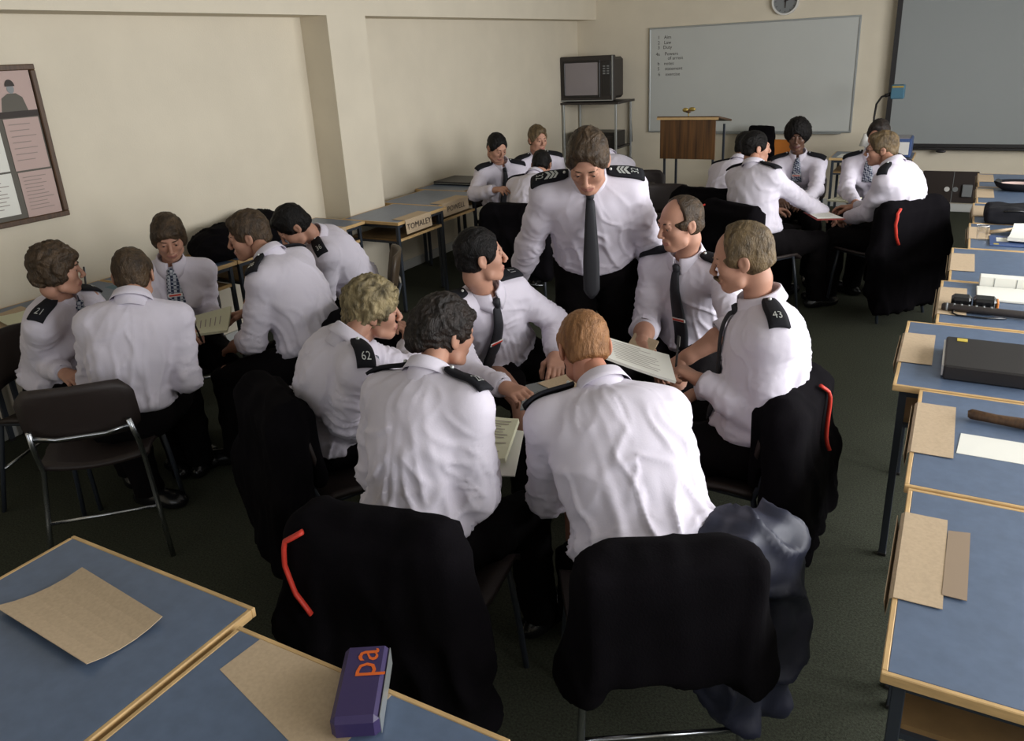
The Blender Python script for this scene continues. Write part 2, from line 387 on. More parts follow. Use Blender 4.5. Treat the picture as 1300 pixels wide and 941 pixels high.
# clock
t = root('wall_clock', (2.55, -.02, 2.262), 'round white wall clock above the whiteboard', 'clock'); R = .145
def ring(m, c, r0, r1, y0, y1, n=40):
    P = [[(c[0]+r*math.cos(a), y, c[2]+r*math.sin(a)) for a in np.linspace(0, 2*math.pi, n, endpoint=False)] for r, y in ((r0, y0), (r0, y1), (r1, y1), (r1, y0), (r0, y0))]
    return m.grid(P, close=True)
ring(MB(), (0, 0, 0), R-.018, R, .018, -.03).build('rim', MAT['white_plastic'], t, smooth=False)
MB().add([(math.cos(a)*(R-.016), -.005, math.sin(a)*(R-.016)) for a in np.linspace(0, 2*math.pi, 32, endpoint=False)], [tuple(range(32))]).build('dial', MAT['grey_plastic'], t)
for nm, an, ln, wd in (('hour_hand', math.radians(-90), .07, .008), ('minute_hand', math.radians(20), .10, .006)):
    d = Vector((math.cos(an), 0, math.sin(an))); s = Vector((-math.sin(an), 0, math.cos(an)))*wd; b = Vector((0, -.012, 0)); MB().add([b-d*.015+s, b-d*.015-s, b+d*ln-s*.6, b+d*ln+s*.6], [(0, 1, 2, 3)]).build(nm, MAT['ink'], t)
m = MB()
for k in range(12):
    a = math.pi*k/6; d = Vector((math.cos(a), 0, math.sin(a))); s = Vector((-math.sin(a), 0, math.cos(a)))*.003; b = Vector((0, -.0075, 0)); m.add([b+d*.100+s, b+d*.100-s, b+d*.116-s, b+d*.116+s], [(0, 1, 2, 3)])
m.build('hour_mark', MAT['ink'], t)
# notice board on the left wall
t = root('notice_board', (.02, -7.62, 1.13), 'wood framed notice board of pinned sheets on the left wall', 'notice board'); BY0, BY1, BZ0, BZ1 = -8.40, -7.115, 1.135, 1.955
MB().box((.004, BY0, BZ0), (.016, BY1, BZ1)).build('pin_board', MAT['felt'], t, world=True)
m = MB(); e = .03
for a, b in (((BY0, BZ0), (BY1, BZ0+e)), ((BY0, BZ1-e), (BY1, BZ1)), ((BY0, BZ0+e), (BY0+e, BZ1-e)), ((BY1-e, BZ0+e), (BY1, BZ1-e))): m.box((.002, a[0], a[1]), (.034, b[0], b[1]), bev=.004)
m.build('frame', MAT['dark_wood'], t, world=True)
def sheet(y0, y1, z0, z1, mt, label, lines=9, cur=.0, hd=True):
    y0, y1 = min(y0, y1), max(y0, y1)
    o = MB().slab([[(.018+cur*(1-v)*abs(u-.5)*2+.002, y0+(y1-y0)*u, z0+(z1-z0)*v) for u in (0, .25, .5, .75, 1)] for v in (0, .33, .66, 1)], -.001)
    o = o.build('notice', MAT[mt], world=True); o.location = (0, 0, 0); origin_to(o); tag(o, label, 'notice', 'notices pinned on the board')
    m = MB(); n = lines; w = y1-y0; hgt = z1-z0
    for i in range(n):
        z = z1-hgt*(.12+.8*i/n); l = w*(.5+.32*rng.random()); m.add([(.026+cur, y0+w*.1, z), (.026+cur, y0+w*.1+l, z), (.026+cur, y0+w*.1+l, z+.004), (.026+cur, y0+w*.1, z+.004)], [(0, 1, 2, 3)])
    m.build('print_lines', MAT['ink_faint'], o, world=False).location = -Vector(o.location); return o
mat('ink_faint', (.30, .25, .22), .8)
sheet(-7.345, -7.155, 1.415, 1.685, 'pink_paper', 'pink typed notice under the officer photograph', 7)
sheet(-7.34, -7.15, 1.165, 1.405, 'pink_paper', 'pink typed notice at the bottom right of the board', 10)
sheet(-7.62, -7.375, 1.42, 1.68, 'paper', 'white notice left of the upper pink notice', 8)
sheet(-7.60, -7.375, 1.19, 1.41, 'paper', 'white notice above the lower frame of the board', 9)
# photograph of an officer, flat print
o = MB().box((.018, -7.39, 1.69), (.022, -7.15, 1.925)).build('photograph', MAT['pink_paper']); origin_to(o); tag(o, 'photograph of a helmeted person in dark uniform pinned on the board', 'photograph')
def flat(pts, name, mt, x=.0235):
    q = MB().add([(x, y, z) for y, z in pts], [tuple(range(len(pts)))]).build(name, MAT[mt], o); q.location = -Vector(o.location)
ell = lambda cy, cz, ry, rz, a0=0, a1=2*math.pi, n=18: [(cy+ry*math.cos(a), cz+rz*math.sin(a)) for a in np.linspace(a0, a1, n)]
flat([(-7.39, 1.69), (-7.15, 1.69), (-7.15, 1.722), (-7.39, 1.722)], 'caption_strip', 'ink')
flat([(-7.34, 1.722), (-7.20, 1.722), (-7.215, 1.79), (-7.245, 1.812), (-7.29, 1.812), (-7.325, 1.79)], 'uniform', 'felt')
flat(ell(-7.268, 1.835, .019, .024), 'face', 'grey_plastic', .0238); flat(ell(-7.268, 1.848, .026, .034, 0, math.pi), 'helmet', 'ink', .0241)
# dark panel of sockets on the back wall
t = root('socket_panel', (4.42, -.02, .09), 'dark wooden back wall panel carrying two round sockets and a grey box', 'socket panel')
MB().box((4.13, -.03, .10), (4.66, -.002, .435), bev=.004).build('panel', MAT['panel_wood'], t, world=True)
for x in (4.375, 4.455):
    m = MB(); m.tube([(x, -.03, .245), (x, -.045, .245)], .026, 20); m.build('round_socket', MAT['white_plastic' if x < 4.4 else 'grey_plastic'], t, world=True)
MB().box((4.52, -.065, .17), (4.615, -.03, .30), bev=.006).build('switch_box', MAT['grey_plastic'], t, world=True)
MB().box((4.425, -.034, .10), (4.43, -.03, .435)).build('cable', MAT['grey_plastic'], t, world=True)
# ------------------------------------------------------------------ furniture
def desk(x0, x1, y0, y1, face, label, group, z=.72, rot=0):
    """classroom desk; face = side the sitter uses ('+x', '-x' or '+y')"""
    t = root('desk', ((x0+x1)/2, (y0+y1)/2, 0), label, 'desk', group); W, D = (x1-x0)/2, (y1-y0)/2; e = .012
    MB().box((-W+e, -D+e, z-.022), (W-e, D-e, z), bev=.001).build('desktop', MAT['laminate'], t)
    m = MB()
    for a, b in (((-W, -D), (W, -D+e)), ((-W, D-e), (W, D)), ((-W, -D+e), (-W+e, D-e)), ((W-e, -D+e), (W, D-e))): m.box((a[0], a[1], z-.0235), (b[0], b[1], z+.0005), bev=.002)
    m.build('lipping', MAT['lipping'], t)
    MB().box((-W+.04, -D+.04, z-.155), (W-.04, D-.04, z-.142)).build('book_shelf', MAT['shelf_wood'], t)
    m = MB(); 
    if face == '+x': m.box((W-.04, -D+.04, z-.158), (W-.028, D-.04, z-.138))
    elif face == '-x': m.box((-W+.028, -D+.04, z-.158), (-W+.04, D-.04, z-.138))
    else: m.box((-W+.04, D-.04, z-.158), (W-.04, D-.028, z-.138))
    m.build('shelf_lipping', MAT['lipping'], t)
    r = .0125
    for sx in (-1, 1):
        for sy in (-1, 1):
            x = sx*(W-.035); y = sy*(D-.035); l = MB().box((x-r, y-r, .012), (x+r, y+r, z-.024), bev=.002).build('leg', MAT['steel'], t)
            MB().box((x-r-.002, y-r-.002, 0), (x+r+.002, y+r+.002, .014), bev=.002).build('foot_cap', MAT['black_plastic'], l)
    m = MB()
    for sy in (-1, 1): m.box((-W+.04, sy*(D-.035)-.01, z-.05), (W-.04, sy*(D-.035)+.01, z-.024)); m.box((-W+.04, sy*(D-.035)-.008, z-.17), (W-.04, sy*(D-.035)+.008, z-.155))
    for sx in (-1, 1): m.box((sx*(W-.035)-.01, -D+.045, z-.05), (sx*(W-.035)+.01, D-.045, z-.024))
    m.build('frame_rail', MAT['steel'], t)
    return t
ordn = ['nearest', 'second', 'third', 'fourth', 'fifth', 'sixth', 'seventh', 'eighth', 'ninth']
RD = [(4.43, -8.395, -7.645), (4.42, -7.635, -6.94), (4.335, -6.93, -6.195), (4.44, -6.18, -5.50), (4.47, -5.49, -4.79), (4.55, -4.78, -4.085), (4.57, -4.075, -3.385), (4.59, -3.375, -2.70), (4.60, -2.69, -2.01)]
for i, (x, a, b) in enumerate(RD): desk(x, x+.62, a, b, '-x', 'blue topped desk, %s from the camera in the right-hand row' % ordn[i], 'desks of the right-hand row')
LD = [(0.01, .50, -8.42, -7.72), (.01, .50, -7.71, -7.03), (.01, .50, -7.02, -6.40), (.01, .50, -6.39, -5.73), (.01, .51, -5.72, -5.13), (.275, .82, -5.12, -4.46), (.13, .73, -4.45, -3.79), (.02, .56, -3.78, -3.10)]
ll = ['cluttered blue grey desk at the far left edge by the notice board', 'blue grey wall desk behind the curly haired woman', 'blue grey wall desk behind the writing woman', 'blue grey wall desk with dark jacket behind the man leaning in', 'blue grey wall desk beside the bowed dark haired man', 'blue grey desk in front of the pillar with a name card', 'blue grey desk just past the pillar with a name card', 'blue grey desk with a black folder in the far left']
for (a, b, c, d), l in zip(LD, ll): desk(a, b, c, d, '+x', l, 'desks along the left wall')
desk(2.475, 3.155, -9.42, -8.79, '+y', 'blue topped desk with a loose name card at the bottom left corner', 'desks in front of the camera')
desk(3.17, 3.86, -9.46, -8.85, '+y', 'blue topped desk beside the bottom left corner desk', 'desks in front of the camera')
desk(3.30, 4.06, -1.22, -.70, '+x', 'small wood edged table under the overhead projector', None)
def chair(loc, a, label, group='classroom chairs', shell='chair_shell', k=0):
    t = root('chair', (loc[0], loc[1], 0), label, 'chair', group, rz=-a)
    P = [[(x*(.20+.01*(y > -.3)), -.17+.40*(y+1)/2, .436+.018*x*x-.012*math.cos(x*2)*(1 if abs(y) < .8 else .3)-(.03 if y > .9 else 0)) for x in np.linspace(-1, 1, 9)] for y in np.linspace(-1, 1, 9)]
    MB().slab(P, -.018).build('seat', MAT[shell], t, smooth=True)
    P = []
    for v in np.linspace(0, 1, 8):
        w_ = .205*(1-.22*max(0, (v-.72)/.28)**2)*(1-.18*max(0, (.25-v)/.25)**2)
        P.append([(x*w_, -.205-.045*v+.045*x*x, .565+.235*v-.012*abs(x)**3*(v > .8)) for x in np.linspace(-1, 1, 11)])
    MB().slab(P, .016).build('backrest', MAT[shell], t, smooth=True)
    for s in (-1, 1):
        MB().tube([(s*.175, -.235, .63), (s*.185, -.20, .52), (s*.185, -.17, .43), (s*.205, -.21, .22), (s*.225, -.25, .0)], .0105, 10).build('leg', MAT['steel' if not k else 'chrome'], t, smooth=True)
        MB().tube([(s*.185, .17, .435), (s*.20, .195, .25), (s*.215, .215, .0)], .0105, 10).build('leg', MAT['steel'], t, smooth=True)
        MB().tube([(s*.187, -.17, .43), (s*.187, .17, .432)], .009, 8).build('side_rail', MAT['steel'], t, smooth=True)
    MB().tube([(-.175, -.222, .60), (-.09, -.238, .587), (.09, -.238, .587), (.175, -.222, .60)], .009, 8).build('back_rail', MAT['chrome'], t, smooth=True)
    MB().tube([(-.207, -.2, .215), (.207, -.2, .215)], .008, 8).build('stretcher', MAT['chrome'], t, smooth=True)
    return t
def jacket(loc, a, label, mt='jacket', low=.22, wide=1.0, loop=0, seed=0, h=.015, badge=0, cat='jacket', top=.83):
    """uniform jacket hung over a chair back; built in chair coordinates"""
    ca, sa = math.cos(-a), math.sin(-a)
    toW = lambda P: np.stack([P[:, 0]*ca-P[:, 1]*sa+loc[0], P[:, 0]*sa+P[:, 1]*ca+loc[1], P[:, 2]], 1)
    v = Vol((-.45, -.50, low-.06), (.45, .05, top+.09), h)
    R = np.eye(3); w_ = .235*wide
    v.rbox((0, -.235, top-.05), (w_-.03, .020, .035), .028, k=.04)                       # over the top of the backrest
    v.ell((-w_*.85, -.24, top-.07), (.075, .060, .060), k=.05); v.ell((w_*.85, -.24, top-.07), (.075, .060, .060), k=.05)
    v.rbox((0, -.285, (low+top)/2-.02), (w_*.98, .010, (top-low)/2-.05), .028, k=.05)    # back panel
    v.rbox((0, -.295, low+.17), (w_*1.12, .022, .13), .03, k=.07)
    v.rbox((0, -.165, top-.18), (w_*.92, .006, .13), .018, k=.03)                         # front panels inside the back
    for s in (-1, 1):
        v.chain([(s*w_*.98, -.245, top-.09), (s*(w_*1.12+.02), -.27, top-.33), (s*(w_*1.08+.02), -.25+.02*s, max(low+.06, top-.58))], [.060, .062, .050], k=.035)
    a_, b_ = v.mesh(); n = vnormals(a_, b_); q = a_+seed*3.7
    ridge = lambda c: np.clip(1-np.abs(c)*3.0, 0, 1)**1.5
    wz = np.clip((top-a_[:, 2])/.4, .3, 1.4)
    a_ = a_+n*((.020*ridge(perlin(q*np.array([8, 8, 2.2])))+.010*perlin(q*np.array([14, 14, 5])))*wz-.006)[:, None]
    t = root(cat, (loc[0]-math.sin(a)*.25, loc[1]-math.cos(a)*.25, low), label, cat)
    obj_w('coat_body', toW(a_), b_, MAT[mt], t)
    if loop:
        x0 = loop*w_*.78; pts = [(x0, -.310, top-.045+.02), (x0+loop*.045, -.322, top-.05), (x0+loop*.055, -.338, top-.12), (x0+loop*.035, -.345, top-.20), (x0-loop*.01, -.348, top-.28)]
        P = []
        for i in range(len(pts)-1):
            for k in range(4): u = k/4; P.append(np.array(pts[i])*(1-u)+np.array(pts[i+1])*u)
        P = [np.array([p[0], v_y(v, p), p[2]]) for p in P]
        m = MB(); m.tube(P, .0065, 8, flat=1.6); obj_w('red_piping', toW(np.array(m.v)), [tuple(f) for f in m.f], MAT['red'], t)
    if badge:
        m = MB(); 
        for i in range(2): m.box((badge*.15+i*.03, -.362, top-.12-.02*i), (badge*.15+.02+i*.03, -.356, top-.10-.02*i), bev=.002)
        obj_w('silver_number', toW(np.array(m.v)), [tuple(f) for f in m.f], MAT['silver'], t)
    return t
def v_y(v, p):
    q = v.ray(np.array([p[0], -.48, p[2]]), (0, 1, 0), 80); return q[1]-.012
# television on its stand
t = root('tv_stand', (.48, -.30, 0), 'tall metal television stand in the far corner', 'stand')
SX = (.03, .73); SY = (-.53, -.03)
for x in SX:
    for y in SY:
        MB().box((x-.012, y-.012, 0), (x+.012, y+.012, 1.25), bev=.002).build('post', MAT['alu'], t, world=True)
MB().box((.0, -.56, 1.225), (.78, 0-.01, 1.25), bev=.003).build('top_shelf', MAT['tv_case'], t, world=True)
MB().box((.03, -.53, .68), (.73, -.03, .70), bev=.003).build('lower_shelf', MAT['tv_case'], t, world=True)
MB().box((.03, -.53, .20), (.73, -.03, .22), bev=.003).build('bottom_shelf', MAT['tv_case'], t, world=True)
MB().tube([(.73, -.03, 1.2), (.745, -.01, .72)], .006, 8).build('brace', MAT['steel'], t, world=True)
t = root('television', (.38, -.28, 1.25), 'boxy dark television with a grey screen standing on the corner stand', 'television')
MB().box((.0, -.54, 1.262), (.70, -.44, 1.79), bev=.012).box((.035, -.44, 1.28), (.665, -.09, 1.765), bev=.03).build('case', MAT['tv_case'], t, world=True)
def bulge(x0, x1, z0, z1, y, d, n=8):
    return [[(x0+(x1-x0)*u, y-d*(1-(2*u-1)**2)*(1-(2*v-1)**2), z0+(z1-z0)*v) for u in np.linspace(0, 1, n)] for v in np.linspace(0, 1, n)]
ringm = MB()
for a, b in (((.045, 1.31), (.535, 1.335)), ((.045, 1.715), (.535, 1.74)), ((.045, 1.335), (.07, 1.715)), ((.51, 1.335), (.535, 1.715))): ringm.box((a[0], -.553, a[1]), (b[0], -.538, b[1]), bev=.005)
ringm.build('screen_bezel', MAT['black_plastic'], t, world=True)
MB().grid(bulge(.068, .512, 1.333, 1.717, -.542, .014)).build('screen_glass', MAT['tv_glass'], t, smooth=True, world=True)
MB().box((.56, -.547, 1.33), (.675, -.538, 1.73), bev=.003).build('control_panel', MAT['black_plastic'], t, world=True)
for k in range(4): MB().box((.575, -.552, 1.66-.028*k), (.605, -.546, 1.675-.028*k)).box((.625, -.552, 1.66-.028*k), (.655, -.546, 1.675-.028*k)).build('button', MAT['grey_plastic'], t, world=True)
MB().box((.003, -.552, 1.268), (.697, -.538, 1.278)).box((.69, -.552, 1.278), (.697, -.538, 1.785)).build('chrome_trim', MAT['alu'], t, world=True)
t = root('video_recorder', (.42, -.30, .70), 'dark video recorder on the lower shelf of the television stand', 'video recorder')
MB().box((.12, -.50, .702), (.70, -.14, .885), bev=.006).build('case', MAT['black_plastic'], t, world=True)
MB().box((.14, -.508, .76), (.40, -.498, .865)).build('front_panel', MAT['grey_plastic'], t, world=True)
MB().box((.44, -.506, .80), (.68, -.498, .84)).build('cassette_flap', MAT['tv_case'], t, world=True)
# lectern
t = root('lectern', (2.11, -1.85, 0), 'wooden lectern with vertical grain panel on thin metal legs', 'lectern')
MB().box((1.815, -2.06, .80), (2.365, -2.04, 1.178)).build('front_panel', MAT['lectern_wood'], t, world=True)
MB().box((1.815, -2.04, .80), (1.833, -1.66, 1.15)).build('side_panel', MAT['lectern_wood'], t, world=True)
m = MB(); m.slab([[(1.79+.61*u, -2.085+.50*v, 1.195-.075*v) for u in (0, 1)] for v in (0, 1)], .018); m.build('reading_top', MAT['dark_wood'], t, world=True)
MB().box((1.79, -2.093, 1.180), (2.40, -2.083, 1.202)).build('top_lipping', MAT['lipping'], t, world=True)
for x in (1.855, 2.345):
    for y in (-2.03, -1.65): MB().box((x-.011, y-.011, 0), (x+.011, y+.011, .80 if y < -2 else 1.10), bev=.002).build('leg', MAT['steel'], t, world=True)
MB().tube([(1.855, -2.03, .10), (2.345, -2.03, .10)], .009, 8).build('foot_rail', MAT['steel'], t, world=True)
t = root('desk_ornament', (2.09, -2.03, 1.192), 'tiny brass and wood ornament standing on the lectern', 'ornament')
MB().tube([(0, 0, 0), (0, 0, .05)], .006, 8).ball((0, 0, .004), (.02, .02, .006)).build('stem', MAT['brass'], t, smooth=True)
MB().ball((-.03, 0, .075), (.032, .02, .022)).ball((.035, 0, .082), (.035, .018, .020)).build('head', MAT['brass'], t, smooth=True)
MB().ball((.0, -.008, .062), (.03, .015, .014)).build('underside', MAT['dark_wood'], t, smooth=True)
# overhead projector on the small table
t = root('overhead_projector', (3.85, -.98, .72), 'overhead projector with a blue head on a curved black arm', 'projector')
MB().box((3.74, -1.13, .722), (4.03, -.80, .90), bev=.01).build('projector_body', MAT['blue_plastic'], t, world=True)
MB().box((3.765, -1.137, .75), (4.01, -1.128, .87)).build('front_plate', MAT['white_plastic'], t, world=True)
MB().box((3.76, -1.11, .90), (4.01, -.82, .908)).build('glass_stage', MAT['tv_glass'], t, world=True)
MB().tube([(3.70, -.98, .76), (3.66, -.98, .95), (3.66, -.99, 1.10), (3.67, -1.0, 1.22), (3.71, -1.01, 1.29), (3.78, -1.02, 1.31)], .010, 10).build('arm', MAT['black_plastic'], t, smooth=True, world=True)
MB().tube([(3.70, -.98, .735), (3.76, -.98, .76)], .014, 10).build('arm_mount', MAT['black_plastic'], t, smooth=True, world=True)
MB().box((3.79, -1.07, 1.27), (3.91, -.95, 1.40), bev=.008).build('head', MAT['teal_plastic'], t, world=True)
MB().box((3.80, -1.079, 1.375), (3.90, -1.069, 1.392)).build('head_label', MAT['brass'], t, world=True)
MB().tube([(3.74, -1.02, 1.30), (3.79, -1.02, 1.315)], .018, 10).build('focus_knob', MAT['black_plastic'], t, smooth=True, world=True)
t = root('desk_lamp', (3.60, -.95, .72), 'small white cone shaped lamp on the projector table', 'lamp')
MB().tube([(3.60, -.95, .72), (3.60, -.95, .735)], .05, 20).build('base', MAT['white_plastic'], t, world=True)
MB().tube([(3.60, -.95, .735), (3.60, -.95, .83)], .008, 8).build('stem', MAT['white_plastic'], t, world=True)
MB().tube([(3.60, -.95, .81), (3.60, -.95, .93)], [.058, .026], 20).build('lamp_shade', MAT['white_plastic'], t, smooth=True, world=True)

# ------------------------------------------------------------------ people
HAIR = {  # top thickness, side thickness, noise amp, noise freq, front line z, front line y, nape z, ears shown
    'short':  dict(t=.011, s=.005, amp=.0035, fq=55, zh=.074, nape=-.055),
    'crop':   dict(t=.007, s=.0045, amp=.0015, fq=90, zh=.070, nape=-.045),
    'full':   dict(t=.017, s=.007, amp=.004, fq=48, zh=.073, nape=-.060, quiff=1),
    'curly':  dict(t=.020, s=.013, amp=.009, fq=36, zh=.050, nape=-.072, ears=0, fringe=1),
    'bob':    dict(t=.012, s=.008, amp=.004, fq=40, zh=.054, nape=-.080, ears=0, fringe=1),
    'wavy':   dict(t=.026, s=.018, amp=.010, fq=34, zh=.050, nape=-.058, ears=.5, fringe=1, roll=1),
    'bun':    dict(t=.020, s=.013, amp=.008, fq=42, zh=.055, nape=-.052, ears=.5, fringe=1, bun=1),
    'afro':   dict(t=.048, s=.026, amp=.006, fq=80, zh=.052, nape=-.040, ears=0),
    'balding': dict(t=.004, s=.008, amp=.002, fq=60, zh=.078, nape=-.055, bald=.020),
    'receding': dict(t=.010, s=.008, amp=.0025, fq=60, zh=.080, nape=-.055, bald=.045),
}
def head_vol(h, smile=0, female=0, brow=1):
    v = Vol((-.11, -.14, -.20), (.11, .15, .14), h)
    v.ell((0, -.014, .034), (.0745, .094, .080), k=.02)
    v.ell((0, .022, -.012), (.061, .064, .086), k=.03)
    v.ell((0, .030, -.062), (.052-.004*female, .048, .042), k=.03)
    v.ell((0, .070, -.093), (.021-.003*female, .021, .019), k=.022)
    for s in (-1, 1):
        v.ell((s*.040, .056, -.022), (.022, .024, .022), k=.025)
        v.cap((s*.048, .020, -.078), (s*.022, .062, -.098), .016, .013, k=.02)
        v.ell((s*.0315, .094, .006), (.016, .013, .010), k=.010, op='sub')
        v.ell((s*.0315, .0745, .006), (.0145, .0128, .0125), k=.004)
        v.cap((s*.045, .078, .0100), (s*.031, .0885, .0115), .0044, k=.004); v.cap((s*.031, .0885, .0115), (s*.017, .083, .0095), .0044, k=.004)
        v.cap((s*.043, .079, -.002), (s*.030, .0865, -.0055), .0026, k=.005)
    v.cap((-.034, .081, .026), (.034, .081, .026), .0095-.003*female, k=.012)
    v.cap((0, .086, .016), (0, .110, -.026), .0075, .0098, k=.010)
    v.ell((0, .108, -.030), (.0105, .0105, .0085), k=.006)
    for s in (-1, 1): v.ell((s*.0125, .101, -.036), (.0075, .009, .007), k=.006)
    v.ell((0, .083, -.064), (.025, .013, .017), k=.012)
    w = .024+.006*smile; zc = -.0635
    for s in (-1, 1):
        v.cap((s*w, .085-.006*smile, zc+.004*smile), (0, .0955, zc+.0030-.003*smile), .0028, .0038, k=.004)
        v.cap((s*w, .085-.006*smile, zc+.003*smile), (0, .0935, zc-.0060-.003*smile), .0030, .0046, k=.004)
        v.cap((s*w, .088-.006*smile, zc-.001+.004*smile), (0, .0990, zc-.0012-.003*smile), .0016, k=.002, op='sub')
    for s in (-1, 1):
        c, sn = math.cos(.25), math.sin(.25)*s
        R = np.array([[c, sn, 0], [-sn, c, 0], [0, 0, 1.]])
        v.ell((s*.079, -.010, -.002), (.0085, .020, .031), R, k=.006)
        v.ell((s*.089, -.004, .002), (.007, .011, .018), R, k=.004, op='sub')
        v.ell((s*.076, -.004, -.026), (.007, .010, .010), R, k=.004)
    return v
def hair_vol(h, st, fr=1.0):
    p = dict(HAIR[st]); t, s_ = p['t'], p['s']
    v = Vol((-.15, -.17, -.13), (.15, .14, .19), h)
    v.ell((0, -.014, .036+t*.35), (.0755+s_, .095+s_, .081+t), k=.02)
    v.ell((0, -.045, -.020), (.064+s_*.8, .060+s_, .052), k=.02)
    for s in (-1, 1): v.ell((s*.060, .012, .022), (.022+s_*.8, .040, .040), k=.02)
    if p.get('quiff'): v.ell((0, .052, .092), (.056, .034, .026), k=.02)
    if st in ('curly', 'bob'):
        for s in (-1, 1): v.ell((s*.066, -.004, -.016), (.026, .050, .044), k=.02)
        v.ell((0, -.070, -.030), (.066, .042, .050), k=.02)
    if st == 'afro': v.ell((0, -.015, .050), (.112, .108, .100), k=.03)
    zh = p['zh']; b = p.get('bald')
    # face opening: in front of the ears, below the hair line
    yl = .034 if not p.get('fringe') else .040
    v.fn(lambda X, Y, Z: -np.minimum(Y-(yl-.25*np.maximum(-Z, 0)), (zh-22*X*X) - Z), k=.008)
    v.fn(lambda X, Y, Z: -(p['nape']-.25*(Y+.05)-Z), k=.01)
    if b:
        v.fn(lambda X, Y, Z: -np.minimum(np.minimum(Y-(b-.30*np.maximum(.085-np.abs(X)*1.1-.03, 0)), Z-(.030-.2*(Y-.03))), .07-np.abs(X)*.75), k=.012)
    if p.get('ears', 1) == 1:
        for s in (-1, 1):
            v.ell((s*.088, -.006, -.008), (.030, .022, .030), k=.006, op='sub'); v.ell((s*.085, .020, -.045), (.03, .03, .03), k=.006, op='sub')
    elif p.get('ears') == .5:
        for s in (-1, 1): v.ell((s*.095, -.002, -.020), (.034, .020, .024), k=.006, op='sub')
    if p.get('fringe'):
        v.ell((.012, .066, .066), (.054, .030, .026), k=.012); v.ell((-.035, .062, .052), (.024, .024, .024), k=.01); v.ell((.050, .050, .044), (.020, .026, .030), k=.01)
        if st == 'bob': v.ell((0, .070, .066), (.050, .018, .018), k=.012)
    if p.get('roll'):
        for s in (-1, 1): v.chain([(s*.030, -.090, -.040), (s*.070, -.060, -.030), (s*.080, -.020, .010)], [.024, .024, .022], k=.012)
        v.ell((.02, .072, .078), (.050, .030, .024), k=.01)
    if p.get('bun'):
        v.ell((0, -.112, -.022), (.046, .030, .034), k=.008); v.ell((.0, -.09, .02), (.075, .045, .06), k=.02)
    return v, p
def ridge(c): return np.clip(1-np.abs(c)*3.2, 0, 1)**1.5
def strands(P, p, seed=0):
    """surface relief of locks running back from the forehead"""
    f = p['fq']; st = .35 if p['amp'] < .008 else .7
    q = np.stack([P[:, 0]*f, P[:, 1]*f*st, P[:, 2]*f*st], 1)+seed*7.3
    w = np.stack([perlin(P*22+seed), perlin(P*22+9+seed), perlin(P*22+17+seed)], 1)*.9
    fine = perlin(np.stack([P[:, 0]*150, P[:, 1]*28, P[:, 2]*28], 1)+w*2)
    return (perlin(q+w)+.5*perlin(2.1*(q+w)))*p['amp']+fine*.0016
def hand_vol(h, right, curl, thumb=(.3, .2)):
    """wrist at origin, fingers along +Y, back of the hand +Z"""
    t = -1 if right else 1      # thumb side x sign (palm down, fingers forward: right hand thumb at -x)
    v = Vol((-.075, -.05, -.11), (.075, .20, .05), h)
    v.cap((0, -.05, 0), (0, .012, 0), .024, .024, k=.01)
    xs = [.028, .0095, -.009, -.026]; ln = [.070, .078, .072, .056]; r0 = [.0092, .0095, .0090, .0080]; yk = [.090, .094, .089, .081]
    for i in range(4): v.cap((t*xs[i]*.6, .012, 0), (t*xs[i], yk[i]-.006, 0), .0145, .0115, k=.016)
    v.ell((t*.018, .040, -.010), (.018, .030, .013), k=.012)
    for i in range(4):
        c = curl[i] if hasattr(curl[i], '__len__') else (curl[i], curl[i]*1.1, curl[i]*.7)
        p = np.array([t*xs[i], yk[i]-.004, 0]); a = 0; pts = [p]; sp = t*(.10, .03, -.05, -.13)[i]
        for j, fr in enumerate((.46, .30, .24)):
            a += c[j]; p = p+ln[i]*fr*np.array([math.sin(sp)*math.cos(a), math.cos(sp)*math.cos(a), -math.sin(a)]); pts.append(p)
        v.chain(pts, [r0[i]*1.06, r0[i], r0[i]*.93, r0[i]*.80], k=.0035)
    a, b = thumb
    p0 = np.array([t*.020, .018, -.008]); p1 = p0+.040*np.array([t*math.sin(.75), math.cos(.75), -.35]); p2 = p1+.034*nrm([t*math.sin(.45-a), math.cos(.45-a), -.5-b]); p3 = p2+.026*nrm([t*math.sin(.25-a*1.6), math.cos(.25-a), -.5-b*1.5])
    v.chain([p0, p1, p2, p3], [.0150, .0115, .0105, .0085], k=.008)
    return v
CURL = {'relax': ((.35, .45, .3), (.42, .5, .3), (.48, .55, .35), (.5, .6, .4)), 'grip': ((.9, 1.2, .7), (1.0, 1.3, .8), (1.05, 1.3, .8), (1.1, 1.3, .8)),
        'pen': ((.75, .9, .5), (.85, 1.0, .6), (1.1, 1.3, .8), (1.2, 1.3, .9)), 'hold': ((.35, .8, .5), (.4, .9, .5), (.45, .95, .5), (.5, 1.0, .5)), 'flat': ((.12, .15, .1), (.12, .18, .1), (.15, .2, .1), (.2, .2, .1))}
def orient(d, up):
    y = nrm(d); z = nrm(V3(up)-y*V3(up).dot(y)); return np.array([np.cross(y, z), y, z])   # rows
